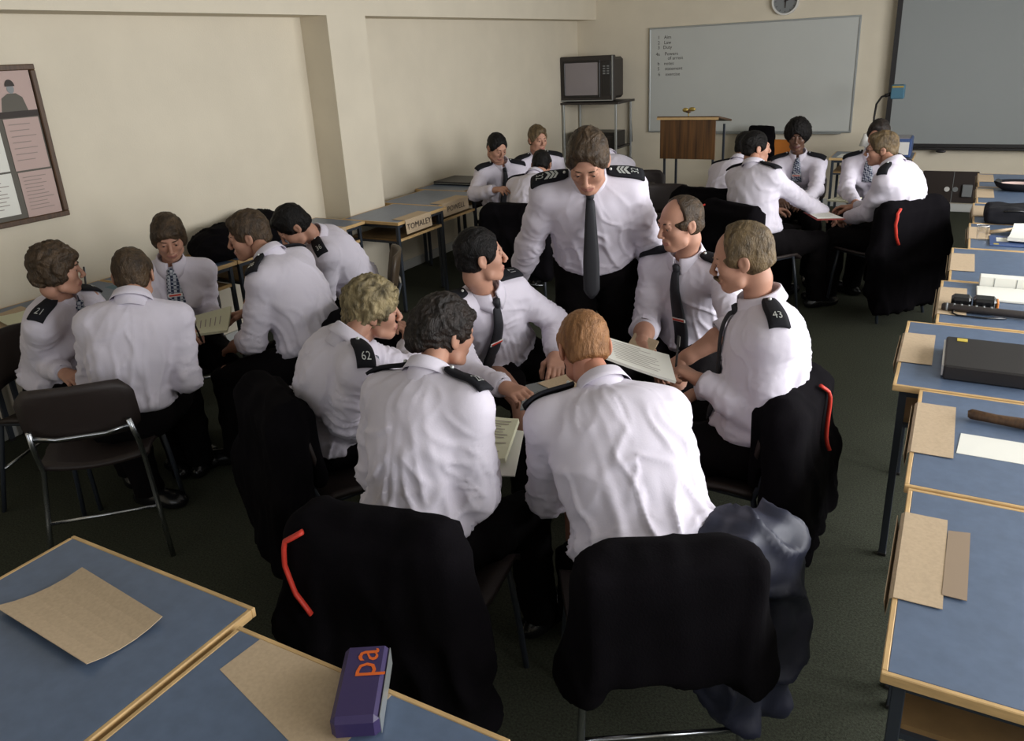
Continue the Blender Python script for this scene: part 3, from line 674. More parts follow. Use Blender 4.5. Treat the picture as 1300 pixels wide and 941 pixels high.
def person(key, S):
    p = POSE[key]; sc = p['s']; P, N, H = V3(p['P']), V3(p['N']), V3(p['H'])
    S_ = {-1: V3(p['SL']), 1: V3(p['SR'])}; E_ = {-1: V3(p['EL']), 1: V3(p['ER'])}; W_ = {-1: V3(p['WL']), 1: V3(p['WR'])}
    female = S.get('f', 0); det = S['det']        # det 0 nearest .. 2 far
    hh = (.0030, .0038, .0052)[det]; hs = (.0085, .0095, .0125)[det]; hd = (.0032, .0038, .0055)[det]
    t = root('person', (P[0], P[1], 0), S['label'], 'person', S['group'])
    # ---- frames
    a0 = p['a']; h0 = np.array([math.sin(a0), math.cos(a0), 0]); r0 = np.array([h0[1], -h0[0], 0])
    up = nrm(N-P); rN = S_[1]-S_[-1]; rN = nrm(rN-up*rN.dot(up)); fN = np.cross(up, rN); rP = nrm(r0-up*r0.dot(up)); fP = np.cross(up, rP)
    def frame(u):
        r = nrm(rP*(1-u)+rN*u); return np.array([r, np.cross(up, r), up])
    L = np.linalg.norm(N-P); slouch = S.get('slouch', .03)
    def spine(u): F = frame(u); return P+(N-P)*u-F[1]*slouch*4*u*(1-u)
    g = sc*S.get('wide', 1.0)
    if female: tors = [(.02, .165, .12, .11), (.2, .140, .108, .11), (.4, .132, .104, .12), (.6, .150, .112, .12), (.77, .152, .105, .10), (.80, .105, .070, .050)]
    else: tors = [(.02, .160, .122, .11), (.2, .152, .120, .11), (.4, .156, .120, .12), (.6, .170, .124, .12), (.77, .172, .112, .10), (.80, .120, .078, .055)]
    def torso(v, off):
        for u, rx, ry, rz in tors:
            v.ell(spine(u), np.array([rx*g+off, ry*g+off, rz*sc+off]), frame(u), k=.05)
        if female:
            for s in (-1, 1): v.ell(spine(.60)+fN*.085*g+rN*s*.068*g, (.062*g+off,)*3, k=.03)
        v.cap(S_[-1]*.9+N*.1-.012*up, S_[1]*.9+N*.1-.012*up, .050*g+off, k=.05)
        for s in (-1, 1): v.cap(N-up*.030, S_[s]+up*.002, .034*g+off, .050*g+off, k=.05)
        return v
    # ---- head
    az = math.atan2(H[0]-CAMP[0], H[1]-CAMP[1]); hp = math.radians(S['head'][0])+az; pit = math.radians(S['head'][1]); rol = math.radians(S['head'][2] if len(S['head']) > 2 else 0)
    hf = np.array([math.sin(hp)*math.cos(pit), math.cos(hp)*math.cos(pit), -math.sin(pit)]); hr = np.array([math.cos(hp), -math.sin(hp), 0]); hu = np.cross(hr, hf)
    hr, hu = hr*math.cos(rol)+hu*math.sin(rol), -hr*math.sin(rol)+hu*math.cos(rol)
    RH = np.array([hr, hf, hu]); hsz = S.get('hs', 1.0)*(.90 if female else .945)
    toW = lambda A: (np.asarray(A)*hsz)@RH+H
    toL = lambda A: ((V3(A)-H)@RH.T)/hsz
    v = head_vol(hh, S.get('smile', 0), female)
    v.lo = v.lo.copy(); nl = toL(N-up*.03+fN*.012)
    lo = np.minimum(v.lo, nl-.06); hi = np.maximum(v.lo+v.h*(v.n-1), nl+.06)
    big = Vol(lo, hi, hh); o = np.round((v.lo-big.lo)/hh).astype(int)
    shift = v.lo-(big.lo+o*hh); big.lo = big.lo+shift
    o = np.clip(o, 0, big.n-v.n); big.d[o[0]:o[0]+v.n[0], o[1]:o[1]+v.n[1], o[2]:o[2]+v.n[2]] = v.d
    nr = (.043 if female else .050)
    big.chain([(0, -.036, -.035), (0, -.036, -.085), nl], [nr, nr, nr-.003], k=.012)
    hP, hQ = big.mesh()
    fc = hP[hQ].mean(1); lips = (np.abs(fc[:, 0]) < .0255+.006*S.get('smile', 0)) & (fc[:, 1] > .0815) & (fc[:, 2] < -.0575) & (fc[:, 2] > -.0755)
    md = np.where(lips, 1, 0)
    parts = [(toW(hP), hQ, md)]
    # ---- coarse figure under the clothes, then forearms and hands
    hip = {s: P+r0*s*.088*sc-np.array([0, 0, .01]) for s in (-1, 1)}
    if S.get('stand'):
        kn = {s: np.array([P[0], P[1], 0])+r0*s*.12+h0*(.02+.05*s)+np.array([0, 0, .50]) for s in (-1, 1)}
        an = {s: np.array([P[0], P[1], 0])+r0*s*.15+h0*(-.06+.10*s)+np.array([0, 0, .09]) for s in (-1, 1)}
    else:
        sp = S.get('splay', 10); kn = {}; an = {}
        for s in (-1, 1):
            ak = a0+math.radians(sp*s+S.get('legyaw', 0)); d = np.array([math.sin(ak), math.cos(ak), 0])
            kn[s] = hip[s]+d*.41*sc; kn[s][2] = .50*sc**.5
            an[s] = kn[s]-np.array([0, 0, kn[s][2]-.085])+d*S.get('foot', .02)
    lo = np.min([P, N, H]+list(S_.values())+list(E_.values())+list(hip.values())+list(kn.values())+list(an.values())+list(W_.values()), 0)-.22; hi = np.max([P, N, H]+list(S_.values())+list(E_.values())+list(hip.values())+list(kn.values())+list(W_.values()), 0)+.22; lo[2] = max(lo[2], -.0)
    hc = (.018, .022, .028)[det]; v = Vol(lo, hi, hc); torso(v, -.018); v.cap(N-up*.02, N*.5+H*.5, .040, k=.02)
    for s in (-1, 1):
        v.chain([S_[s], E_[s]], [.038, .034], k=.03); v.cap(hip[s], kn[s]-np.array([0, 0, .006]), .056*sc, .040*sc, k=.01); v.cap(kn[s]-np.array([0, 0, .006]), an[s], .040*sc, .032, k=.01)
        if not S.get('roll'+('L' if s < 0 else 'R')): v.cap(E_[s], W_[s], .034, .025, k=.02)
    bP, bQ = v.mesh(); parts.append((bP, bQ, 0))
    for s, k in ((-1, 'L'), (1, 'R')):
        W = W_[s]; E = E_[s]; fd = nrm(W-E); hd_ = S.get('hand'+k, {}); d = hd_.get('d')
        d = fd if d is None else nrm(V3(d)*.75+fd*.25)
        upv = hd_.get('up', None); upv = np.array([0, 0, 1.])+.35*rN*s if upv is None else V3(upv)
        R = orient(d, upv); hv = hand_vol(hd, s > 0, CURL[hd_.get('c', 'relax')])
        a, b = hv.mesh(); hsc = (.92 if female else 1.02)
        parts.append(((a*hsc)@R+W, b, 0))
        if S.get('roll'+k):
            fv = Vol(np.minimum(E, W)-.07, np.maximum(E, W)+.07, .0065)
            fv.chain([E+fd*.03, E+(W-E)*.35, W-fd*.02, W+d*.01], [.043, .044, .029, .026], k=.02); a, b = fv.mesh(); parts.append((a, b, 0))
    A, B, M = merge(parts)
    skin = MAT[S.get('skin', 'skin')]; lip = MAT['lips_dark' if S.get('skin') == 'skin_dark' else 'lips']
    body = obj_w('body', A, B, [skin, lip], t, M)
    # ---- eyes and eyebrows
    for s in (-1, 1):
        m = MB(); m.ball((s*.0315, .0752, .0030), .0125, 14, 10); e = obj_w('eye', toW(m.v), [tuple(f) for f in m.f], MAT['eye_white'], t)
        gz = S.get('gaze', (0, -.25)); c = np.array([s*.0315, .0752, .0030]); gd = nrm([gz[0], 1, gz[1]])
        m = MB(); m.ball((0, 0, 0), (.0064, .0064, .0022), 12, 6); R = orient(np.cross([1, 0, 0], gd), gd); q = np.array(m.v)@R+c+gd*.0116
        obj_w('iris', toW(q), [tuple(f) for f in m.f], MAT['iris'], t)
        m = MB(); m.tube([(s*.014, .0905, .0225), (s*.024, .0925, .0275), (s*.036, .0875, .0280), (s*.047, .0745, .0235)], [.0022, .0032, .0030, .0014], 8); obj_w('eyebrow', toW(m.v), [tuple(f) for f in m.f], MAT['hair_'+S['hair'][1]], t)
    if S.get('smile'):
        m = MB(); m.grid([[(x*.017, .0965-.009*abs(x)**2, z+.0035*abs(x)**2) for x in np.linspace(-1, 1, 9)] for z in (-.0630, -.0700)]); obj_w('teeth', toW(m.v), [tuple(f) for f in m.f], MAT['teeth'], t)
    # ---- hair
    hv, hpz = hair_vol((.0038, .0048, .0062)[det], S['hair'][0]); a, b = hv.mesh(); n = vnormals(a, b); sd = sum(map(ord, key))
    dd = strands(a, hpz, sd % 13); a = a+n*dd[:, None]
    obj_w('hair', toW(a), b, MAT['hair_'+S['hair'][1]], t)
    if S.get('moustache'):
        m = Vol((-.045, .06, -.08), (.045, .13, -.03), .0026)
        for s in (-1, 1): m.cap((s*.004, .105, -.0505), (s*.027, .091, -.060), .0062, .0042, k=.004)
        a, b = m.mesh(); n = vnormals(a, b); a = a+n*(perlin(a*260)*.0012)[:, None]; obj_w('moustache', toW(a), b, MAT['hair_'+S['hair'][1]], t)
    if S.get('glasses'):
        m = MB()
        for s in (-1, 1):
            ring = [(s*.032+.022*math.cos(x), .099-.05*(.022*math.cos(x)*s), .002+.017*math.sin(x)) for x in np.linspace(0, 2*math.pi, 20)]; m.tube(ring, .0016, 6)
            m.tube([(s*.054, .095, .006), (s*.078, .075, .008), (s*.084, .00, .006), (s*.082, -.018, -.004)], .0016, 6)
        m.tube([(-.010, .100, .005), (0, .103, .008), (.010, .100, .005)], .0016, 6); gl = obj_w('glasses', toW(m.v), [tuple(f) for f in m.f], MAT['black_plastic'], t)
        m = MB()
        for s in (-1, 1): m.add([(s*.032+.021*math.cos(x), .098-.05*(.021*math.cos(x)*s), .002+.016*math.sin(x)) for x in np.linspace(0, 2*math.pi, 16, endpoint=False)], [tuple(range(16))])
        obj_w('lens', toW(m.v), [tuple(f) for f in m.f], MAT['glass'], gl)
    # ---- shirt
    pts = [P, N]+list(S_.values())+list(E_.values())+list(W_.values()); v = Vol(np.min(pts, 0)-.24, np.max(pts, 0)+.2, hs)
    torso(v, .012)
    if S.get('blouse', 1): v.ell(spine(.16)-fP*.01, (.172*g, .138*g, .075*sc), frame(0), k=.04)
    v.plane(P+up*.045*sc, -up, k=.01)
    for s, k in ((-1, 'L'), (1, 'R')):
        S0, E, W = S_[s], E_[s], W_[s]; w = Vol.__new__(Vol); w.lo, w.h, w.n = v.lo, v.h, v.n; w.d = np.full(v.n, .08, np.float32)
        f = S.get('sleeve', .96)*sc
        out = nrm(E-S0); bulge = np.array([0, 0, -1.])-out*(-out[2])
        if S.get('roll'+k):
            e2 = E+nrm(W-E)*.060; w.chain([S0, S0*.55+E*.45-np.array([0, 0, .006]), E, e2], [.064*f, .065*f, .062*f, .060*f], k=.02); cut = e2; cd = nrm(W-E); cr = .060*f
        else:
            c2 = W-nrm(W-E)*.03; w.chain([S0, S0*.5+E*.5-np.array([0, 0, .008]), E-np.array([0, 0, .004]), E*.45+W*.55-np.array([0, 0, .008]), c2, W], [.065*f, .064*f, .060*f, .054*f, .045*f, .041*f], k=.02); cut = W; cd = nrm(W-E); cr = .045
        ww = w.win(cut-.08, cut+.08, 0)
        if ww: sl, X, Y, Z = ww; w.d[sl] = np.maximum(w.d[sl], (X-cut[0])*cd[0]+(Y-cut[1])*cd[1]+(Z-cut[2])*cd[2])
        h_ = np.maximum(.03-np.abs(v.d-w.d), 0)/.03; v.d = np.minimum(v.d, w.d)-h_*h_*.03*.25
    v.cap(N+up*.01, H, .055*sc, .05, k=.01, op='sub')
    raw = v; a, b = v.mesh(); n = vnormals(a, b)
    rel = a-P; F = frame(.5); loc = rel@F.T; u = loc[:, 2]/L; seed = sum(map(ord, key))*3.1
    warp = np.stack([perlin(a*6+seed), perlin(a*6+5+seed), perlin(a*6+11+seed)], 1)*.45
    x_, y_, z_ = loc[:, 0], loc[:, 1], loc[:, 2]; ang_ = np.arctan2(x_, -y_)
    c1 = perlin(np.stack([ang_*2.6+z_*1.5, y_*2, z_*2.4], 1)+warp+seed)                                   # long folds falling to the waist
    c2 = perlin(np.stack([(x_+z_)*9, y_*4, (z_-x_)*2.2], 1)+warp*1.3+seed+20); c2b = perlin(np.stack([(x_-z_)*9, y_*4, (z_+x_)*2.2], 1)+warp*1.3+seed+40)   # drag lines from the armpits
    c3 = perlin(a*20+warp*2+seed)
    wl = np.clip((.72-u)/.5, .15, 1.0); wd_ = np.clip(1-np.abs(u-.55)*2.0, 0, 1); am = S.get('fold', 1.0)
    blz = np.clip((.30-u)/.2, 0, 1)*np.clip((u-.05)/.08, 0, 1)
    dsp = am*(.0150*ridge(c1)*wl+.0100*(ridge(c2)*(x_ > 0)+ridge(c2b)*(x_ <= 0))*wd_+.0012*c3+.014*blz*ridge(perlin(np.stack([z_*26, ang_*1.6, y_*2], 1)+seed))-.004)
    # sleeve creases wrap across the arm
    for s in (-1, 1):
        S0, E, W = S_[s], E_[s], W_[s]
        for A_, B_ in ((S0, E), (E, W)):
            ab = B_-A_; l = ab.dot(ab); q = a-A_; tt = (q@ab)/l; dist = np.linalg.norm(q-np.clip(tt, 0, 1)[:, None]*ab, axis=1); m = (np.clip((.085-dist)/.03, 0, 1))*((tt > -.1) & (tt < 1.1))
            dE = np.linalg.norm(a-E, axis=1); ph = tt*np.sqrt(l)*34+perlin(a*13+seed+s)*1.4
            dsp = dsp*(1-.75*m)+am*m*(.0110*ridge(perlin(np.stack([ph*.8, perlin(a*6+seed)*1.1, perlin(a*6+3)*1.1+s], 1)))+.001*c3-.001)*(.50+.9*np.clip((.14-dE)/.14, 0, 1))
    dsp = dsp*np.clip((u-.095)/.07, 0, 1)-.004*(u < .11); a = a+n*dsp[:, None]
    shirt = obj_w('shirt', a, b, MAT['shirt'], t)
    # cuffs
    for s, k in ((-1, 'L'), (1, 'R')):
        E, W = E_[s], W_[s]; d = nrm(W-E); m = MB(); f = S.get('sleeve', .96)*sc
        if S.get('roll'+k): m.tube([E+d*.012, E+d*.020, E+d*.068, E+d*.073, E+d*.067, E+d*.04], [.063*f, .069*f, .070*f, .064*f, .052*f, .046*f], 22, cap=False)
        else: m.tube([W-d*.058, W-d*.055, W-d*.004, W+d*.002, W-d*.006, W-d*.03], [.042*f, .0435*f, .041*f, .038*f, .033, .030], 20, cap=False)
        cv = np.array(m.v); cv = cv+(cv-(E+d*((cv-E)@d)[:, None]))*(perlin(cv*40+seed)*.10)[:, None]
        obj_w('cuff', cv, [tuple(q) for q in m.f], MAT['shirt'], t)
    # collar
    nd = nrm(H-N); hfl = nrm(hf-nd*hf.dot(nd)); cu = nrm(up*.45+nd*.55); cf = nrm(fN-cu*fN.dot(cu)); cr_ = np.cross(cf, cu); C = N-up*.010+nd*.010
    rr = (.056 if female else .064)*1.0; ang = np.linspace(math.radians(10), math.radians(350), 37); rows = []
    for i, (hgt, ex) in enumerate(((-.048, .010), (.026, -.001), (.036, .002), (.032, .008), (.008, .015), (-.008, .021))):
        row = []
        for th in ang:
            fr = (1+math.cos(th))/2; drop = -.030*fr**6 if i >= 4 else 0
            if i == 5: drop += -.022*fr**10
            rd = rr+ex+.006*fr*(i >= 4); row.append(C+cu*(hgt+drop-.010*fr)+rd*(cf*math.cos(th)*1.04+cr_*math.sin(th)))
        rows.append(row)
    m = MB(); m.slab(rows, -.0018); obj_w('collar', m.v, [tuple(q) for q in m.f], MAT['shirt'], t)
    # ---- tie or cravat
    if S.get('tie', 1) and S.get('tie') != 'none':
        st = C+cf*(rr+.012)-cu*.020; q = st.copy(); path = [q.copy()]; n_ = 22 if not female else 9; step = (.43 if not female else .17)/n_
        for i in range(n_):
            gd = np.array([0, 0, -1.])*S.get('hang', .6)+(-up)*(1-S.get('hang', .6)); q = q+nrm(gd)*step
            for _ in range(3):
                d = raw.at(q)
                if d < .012: gr = raw.grad(q); gr = gr-rN*gr.dot(rN); q = q+nrm(gr*.4+fN)*(.012-d)
                elif d > .016 and S.get('hang', .6) < .9: q = q-fN*min(d-.014, .010)
            path.append(q.copy())
        m = MB(); rows = []; K = len(path)
        for i, q in enumerate(path):
            u_ = i/(K-1)
            wd = (.014+.020*min(u_*1.6, 1)**.8) if not female else (.022+.022*u_)
            if not female and u_ > .93: wd *= (1-u_)/.07*.9+.1
            tn = nrm(path[min(i+1, K-1)]-path[max(i-1, 0)]); fw = nrm(fN-tn*fN.dot(tn)); rt = np.cross(fw, -tn); rt = nrm(rt)
            rows.append([q+rt*wd*x-fw*.006*x*x for x in (-1, -.5, 0, .5, 1)])
        m.slab(rows, .004); tie = obj_w('tie' if not female else 'cravat', m.v, [tuple(f) for f in m.f], MAT['tie'] if not female else MAT['check'], t)
        m = MB(); m.tube([st+cu*.020+cf*.001, st+cu*.014+cf*.006, st-cu*.004+cf*.009, st-cu*.022+cf*.008, st-cu*.026+cf*.004], [.008, .018, .0165, .012, .006], 12); obj_w('knot', m.v, [tuple(f) for f in m.f], MAT['tie'] if not female else MAT['check'], tie)
        ci = S.get('clip', 0)
        if ci:
            i = int(ci*(K-1)); q = path[i]; tn = nrm(path[i+1]-path[i-1]); fw = nrm(fN-tn*fN.dot(tn)); rt = nrm(np.cross(fw, -tn)); w_ = .034
            for nm, hw, o_, th, mt in (('tie_clip', .0085, .004, w_, 'white_plastic'), ('clip_stripe', .004, .0065, w_*.8, 'red')):
                m = MB(); c = q+fw*o_; m.add([c+rt*x*th+tn*y*hw+fw*z*.0015 for z in (-1, 1) for x, y in ((-1, -1), (1, -1), (1, 1), (-1, 1))], [(0, 1, 2, 3), (7, 6, 5, 4), (0, 4, 5, 1), (1, 5, 6, 2), (2, 6, 7, 3), (3, 7, 4, 0)])
                obj_w(nm, m.v, m.f, MAT[mt], tie, smooth=False)
    # ---- epaulettes
    for s, k in ((-1, 'L'), (1, 'R')):
        if k not in S.get('ep', 'LR'): continue
        A0 = N*.56+S_[s]*.44; A1 = S_[s]+(S_[s]-N)*.14; dr = nrm(A1-A0); side = nrm(np.cross(dr, up)); rows = []
        num = 13; w0 = .030*sc
        for i in range(num):
            u_ = i/(num-1); c = A0+(A1-A0)*u_; row = []
            wdt = w0*(.80+.20*min(1, u_*1.4)) if u_ > .06 else w0*.55
            for x in (-1, -.5, 0, .5, 1):
                o_ = nrm(up+dr*.9*max(u_-.55, 0)); q0 = c+side*x*wdt+o_*.14; q = raw.ray(q0, -o_, 70); row.append(q)
            rows.append(row)
        R_ = np.array(rows)
        for _ in range(3): R_[1:-1] = (R_[:-2]+R_[1:-1]*2+R_[2:])/4
        nn = np.cross(np.gradient(R_, axis=0), np.gradient(R_, axis=1))
        if (nn*up).sum(2).mean() < 0: R_ = R_[:, ::-1]; nn = -nn[:, ::-1]
        nn /= np.linalg.norm(nn, axis=2, keepdims=True)+1e-9
        top = R_+nn*.014; m = MB(); m.slab(top, .010)
        ep = obj_w('epaulette', m.v, [tuple(f) for f in m.f], MAT['serge'], t)
        def on(uv, off=.003):
            u_, x = uv; i = np.clip(u_, 0, .999)*(num-1); j = np.clip((x+1)/2, 0, .999)*4; i0, j0 = int(i), int(j); fi, fj = i-i0, j-j0
            b_ = lambda T: (T[i0, j0]*(1-fi)*(1-fj)+T[i0+1, j0]*fi*(1-fj)+T[i0, j0+1]*(1-fi)*fj+T[i0+1, j0+1]*fi*fj)
            return b_(top)+b_(nn)*off
        m = MB(); c = on((.12, 0), .002); m.ball(c, .0065, 10, 6); obj_w('button', m.v, [tuple(f) for f in m.f], MAT['silver'], ep)
        if S.get('stripes'):
            m = MB()
            for j in range(3):
                uc = .32+.11*j
                for sg in (-1, 1):
                    b_ = [on((uc, 0)), on((uc+.075, 0)), on((uc+.16*1+.0, sg*.62)), on((uc+.085, sg*.62))]; m.add([b_[0], b_[1], b_[2], b_[3]], [(0, 1, 2, 3) if sg > 0 else (3, 2, 1, 0)])
            obj_w('chevrons', m.v, m.f, MAT['silver'], ep, smooth=False)
        ln = np.linalg.norm(A1-A0)
        for txt, uc, mt in ((S.get('num', '28'), .80, 'silver'),) if det < 2 else ():
            tv, tf = TXT(txt); q = [on((uc+(-y)*.030/ln*(1), x*.030/w0*.9)) for x, y, z in tv]; obj_w('number', q, tf, MAT[mt], ep, smooth=False)
    # ---- trousers, belt, shoes
    lo = np.min([P-.2]+list(kn.values())+list(an.values()), 0)-.14; hi = np.max([P+.1]+list(kn.values())+list(an.values()), 0)+.16; lo[2] = -.02; hi[2] = P[2]+.26
    v = Vol(lo, hi, (.013, .014, .018)[det]); o_ = .006
    v.ell(spine(.02), (.166*g+o_, .128*g+o_, .12*sc), frame(0), k=.04); v.ell(spine(.14), (.150*g, .116*g, .08), frame(0), k=.03)
    for s in (-1, 1):
        mid = hip[s]*.5+kn[s]*.5-np.array([0, 0, .008])
        v.chain([hip[s]-np.array([0, 0, 0]), mid, kn[s]], [.100*sc, .090*sc, .073*sc], k=.03); v.chain([kn[s], kn[s]*.45+an[s]*.55-h0*.012, an[s]+np.array([0, 0, -.01])], [.072*sc, .068*sc, .064*sc], k=.02)
    v.plane(P+up*.125*sc, up, k=.004); v.plane((0, 0, .055), (0, 0, -1), k=.004)
    a, b = v.mesh(); n = vnormals(a, b); a = a+n*(.007*ridge(perlin(a*np.array([9, 9, 6])+seed))+.003*perlin(a*18+seed))[:, None]
    obj_w('trousers', a, b, MAT['trousers'], t)
    for s in (-1, 1):
        ad = kn[s]-hip[s]; ad[2] = 0; ad = nrm(ad) if not S.get('stand') else nrm(h0+r0*s*.25); x_ = np.cross(ad, [0, 0, 1.]); A_ = np.array([an[s][0], an[s][1], 0])
        v = Vol(A_-.25, A_+.3, .009); v.lo[2] = -.012 ; R = np.array([x_, ad, [0, 0, 1.]])
        v.ell(A_+ad*.045+np.array([0, 0, .035]), (.046, .135, .046), R, k=.02); v.ell(A_+ad*.13+np.array([0, 0, .028]), (.047, .06, .036), R, k=.03); v.cap(A_+np.array([0, 0, .04]), A_+np.array([0, 0, .11]), .043, k=.02); v.ell(A_-ad*.035+np.array([0, 0, .03]), (.036, .045, .04), R, k=.02)
        v.plane((0, 0, .004), (0, 0, -1), k=.006); a, b = v.mesh(); sh = obj_w('shoe', a, b, MAT['shoe'], t)
    return t, dict(P=P, N=N, H=H, h0=h0, r0=r0, W=W_, E=E_, fN=fN, up=up, toW=toW)

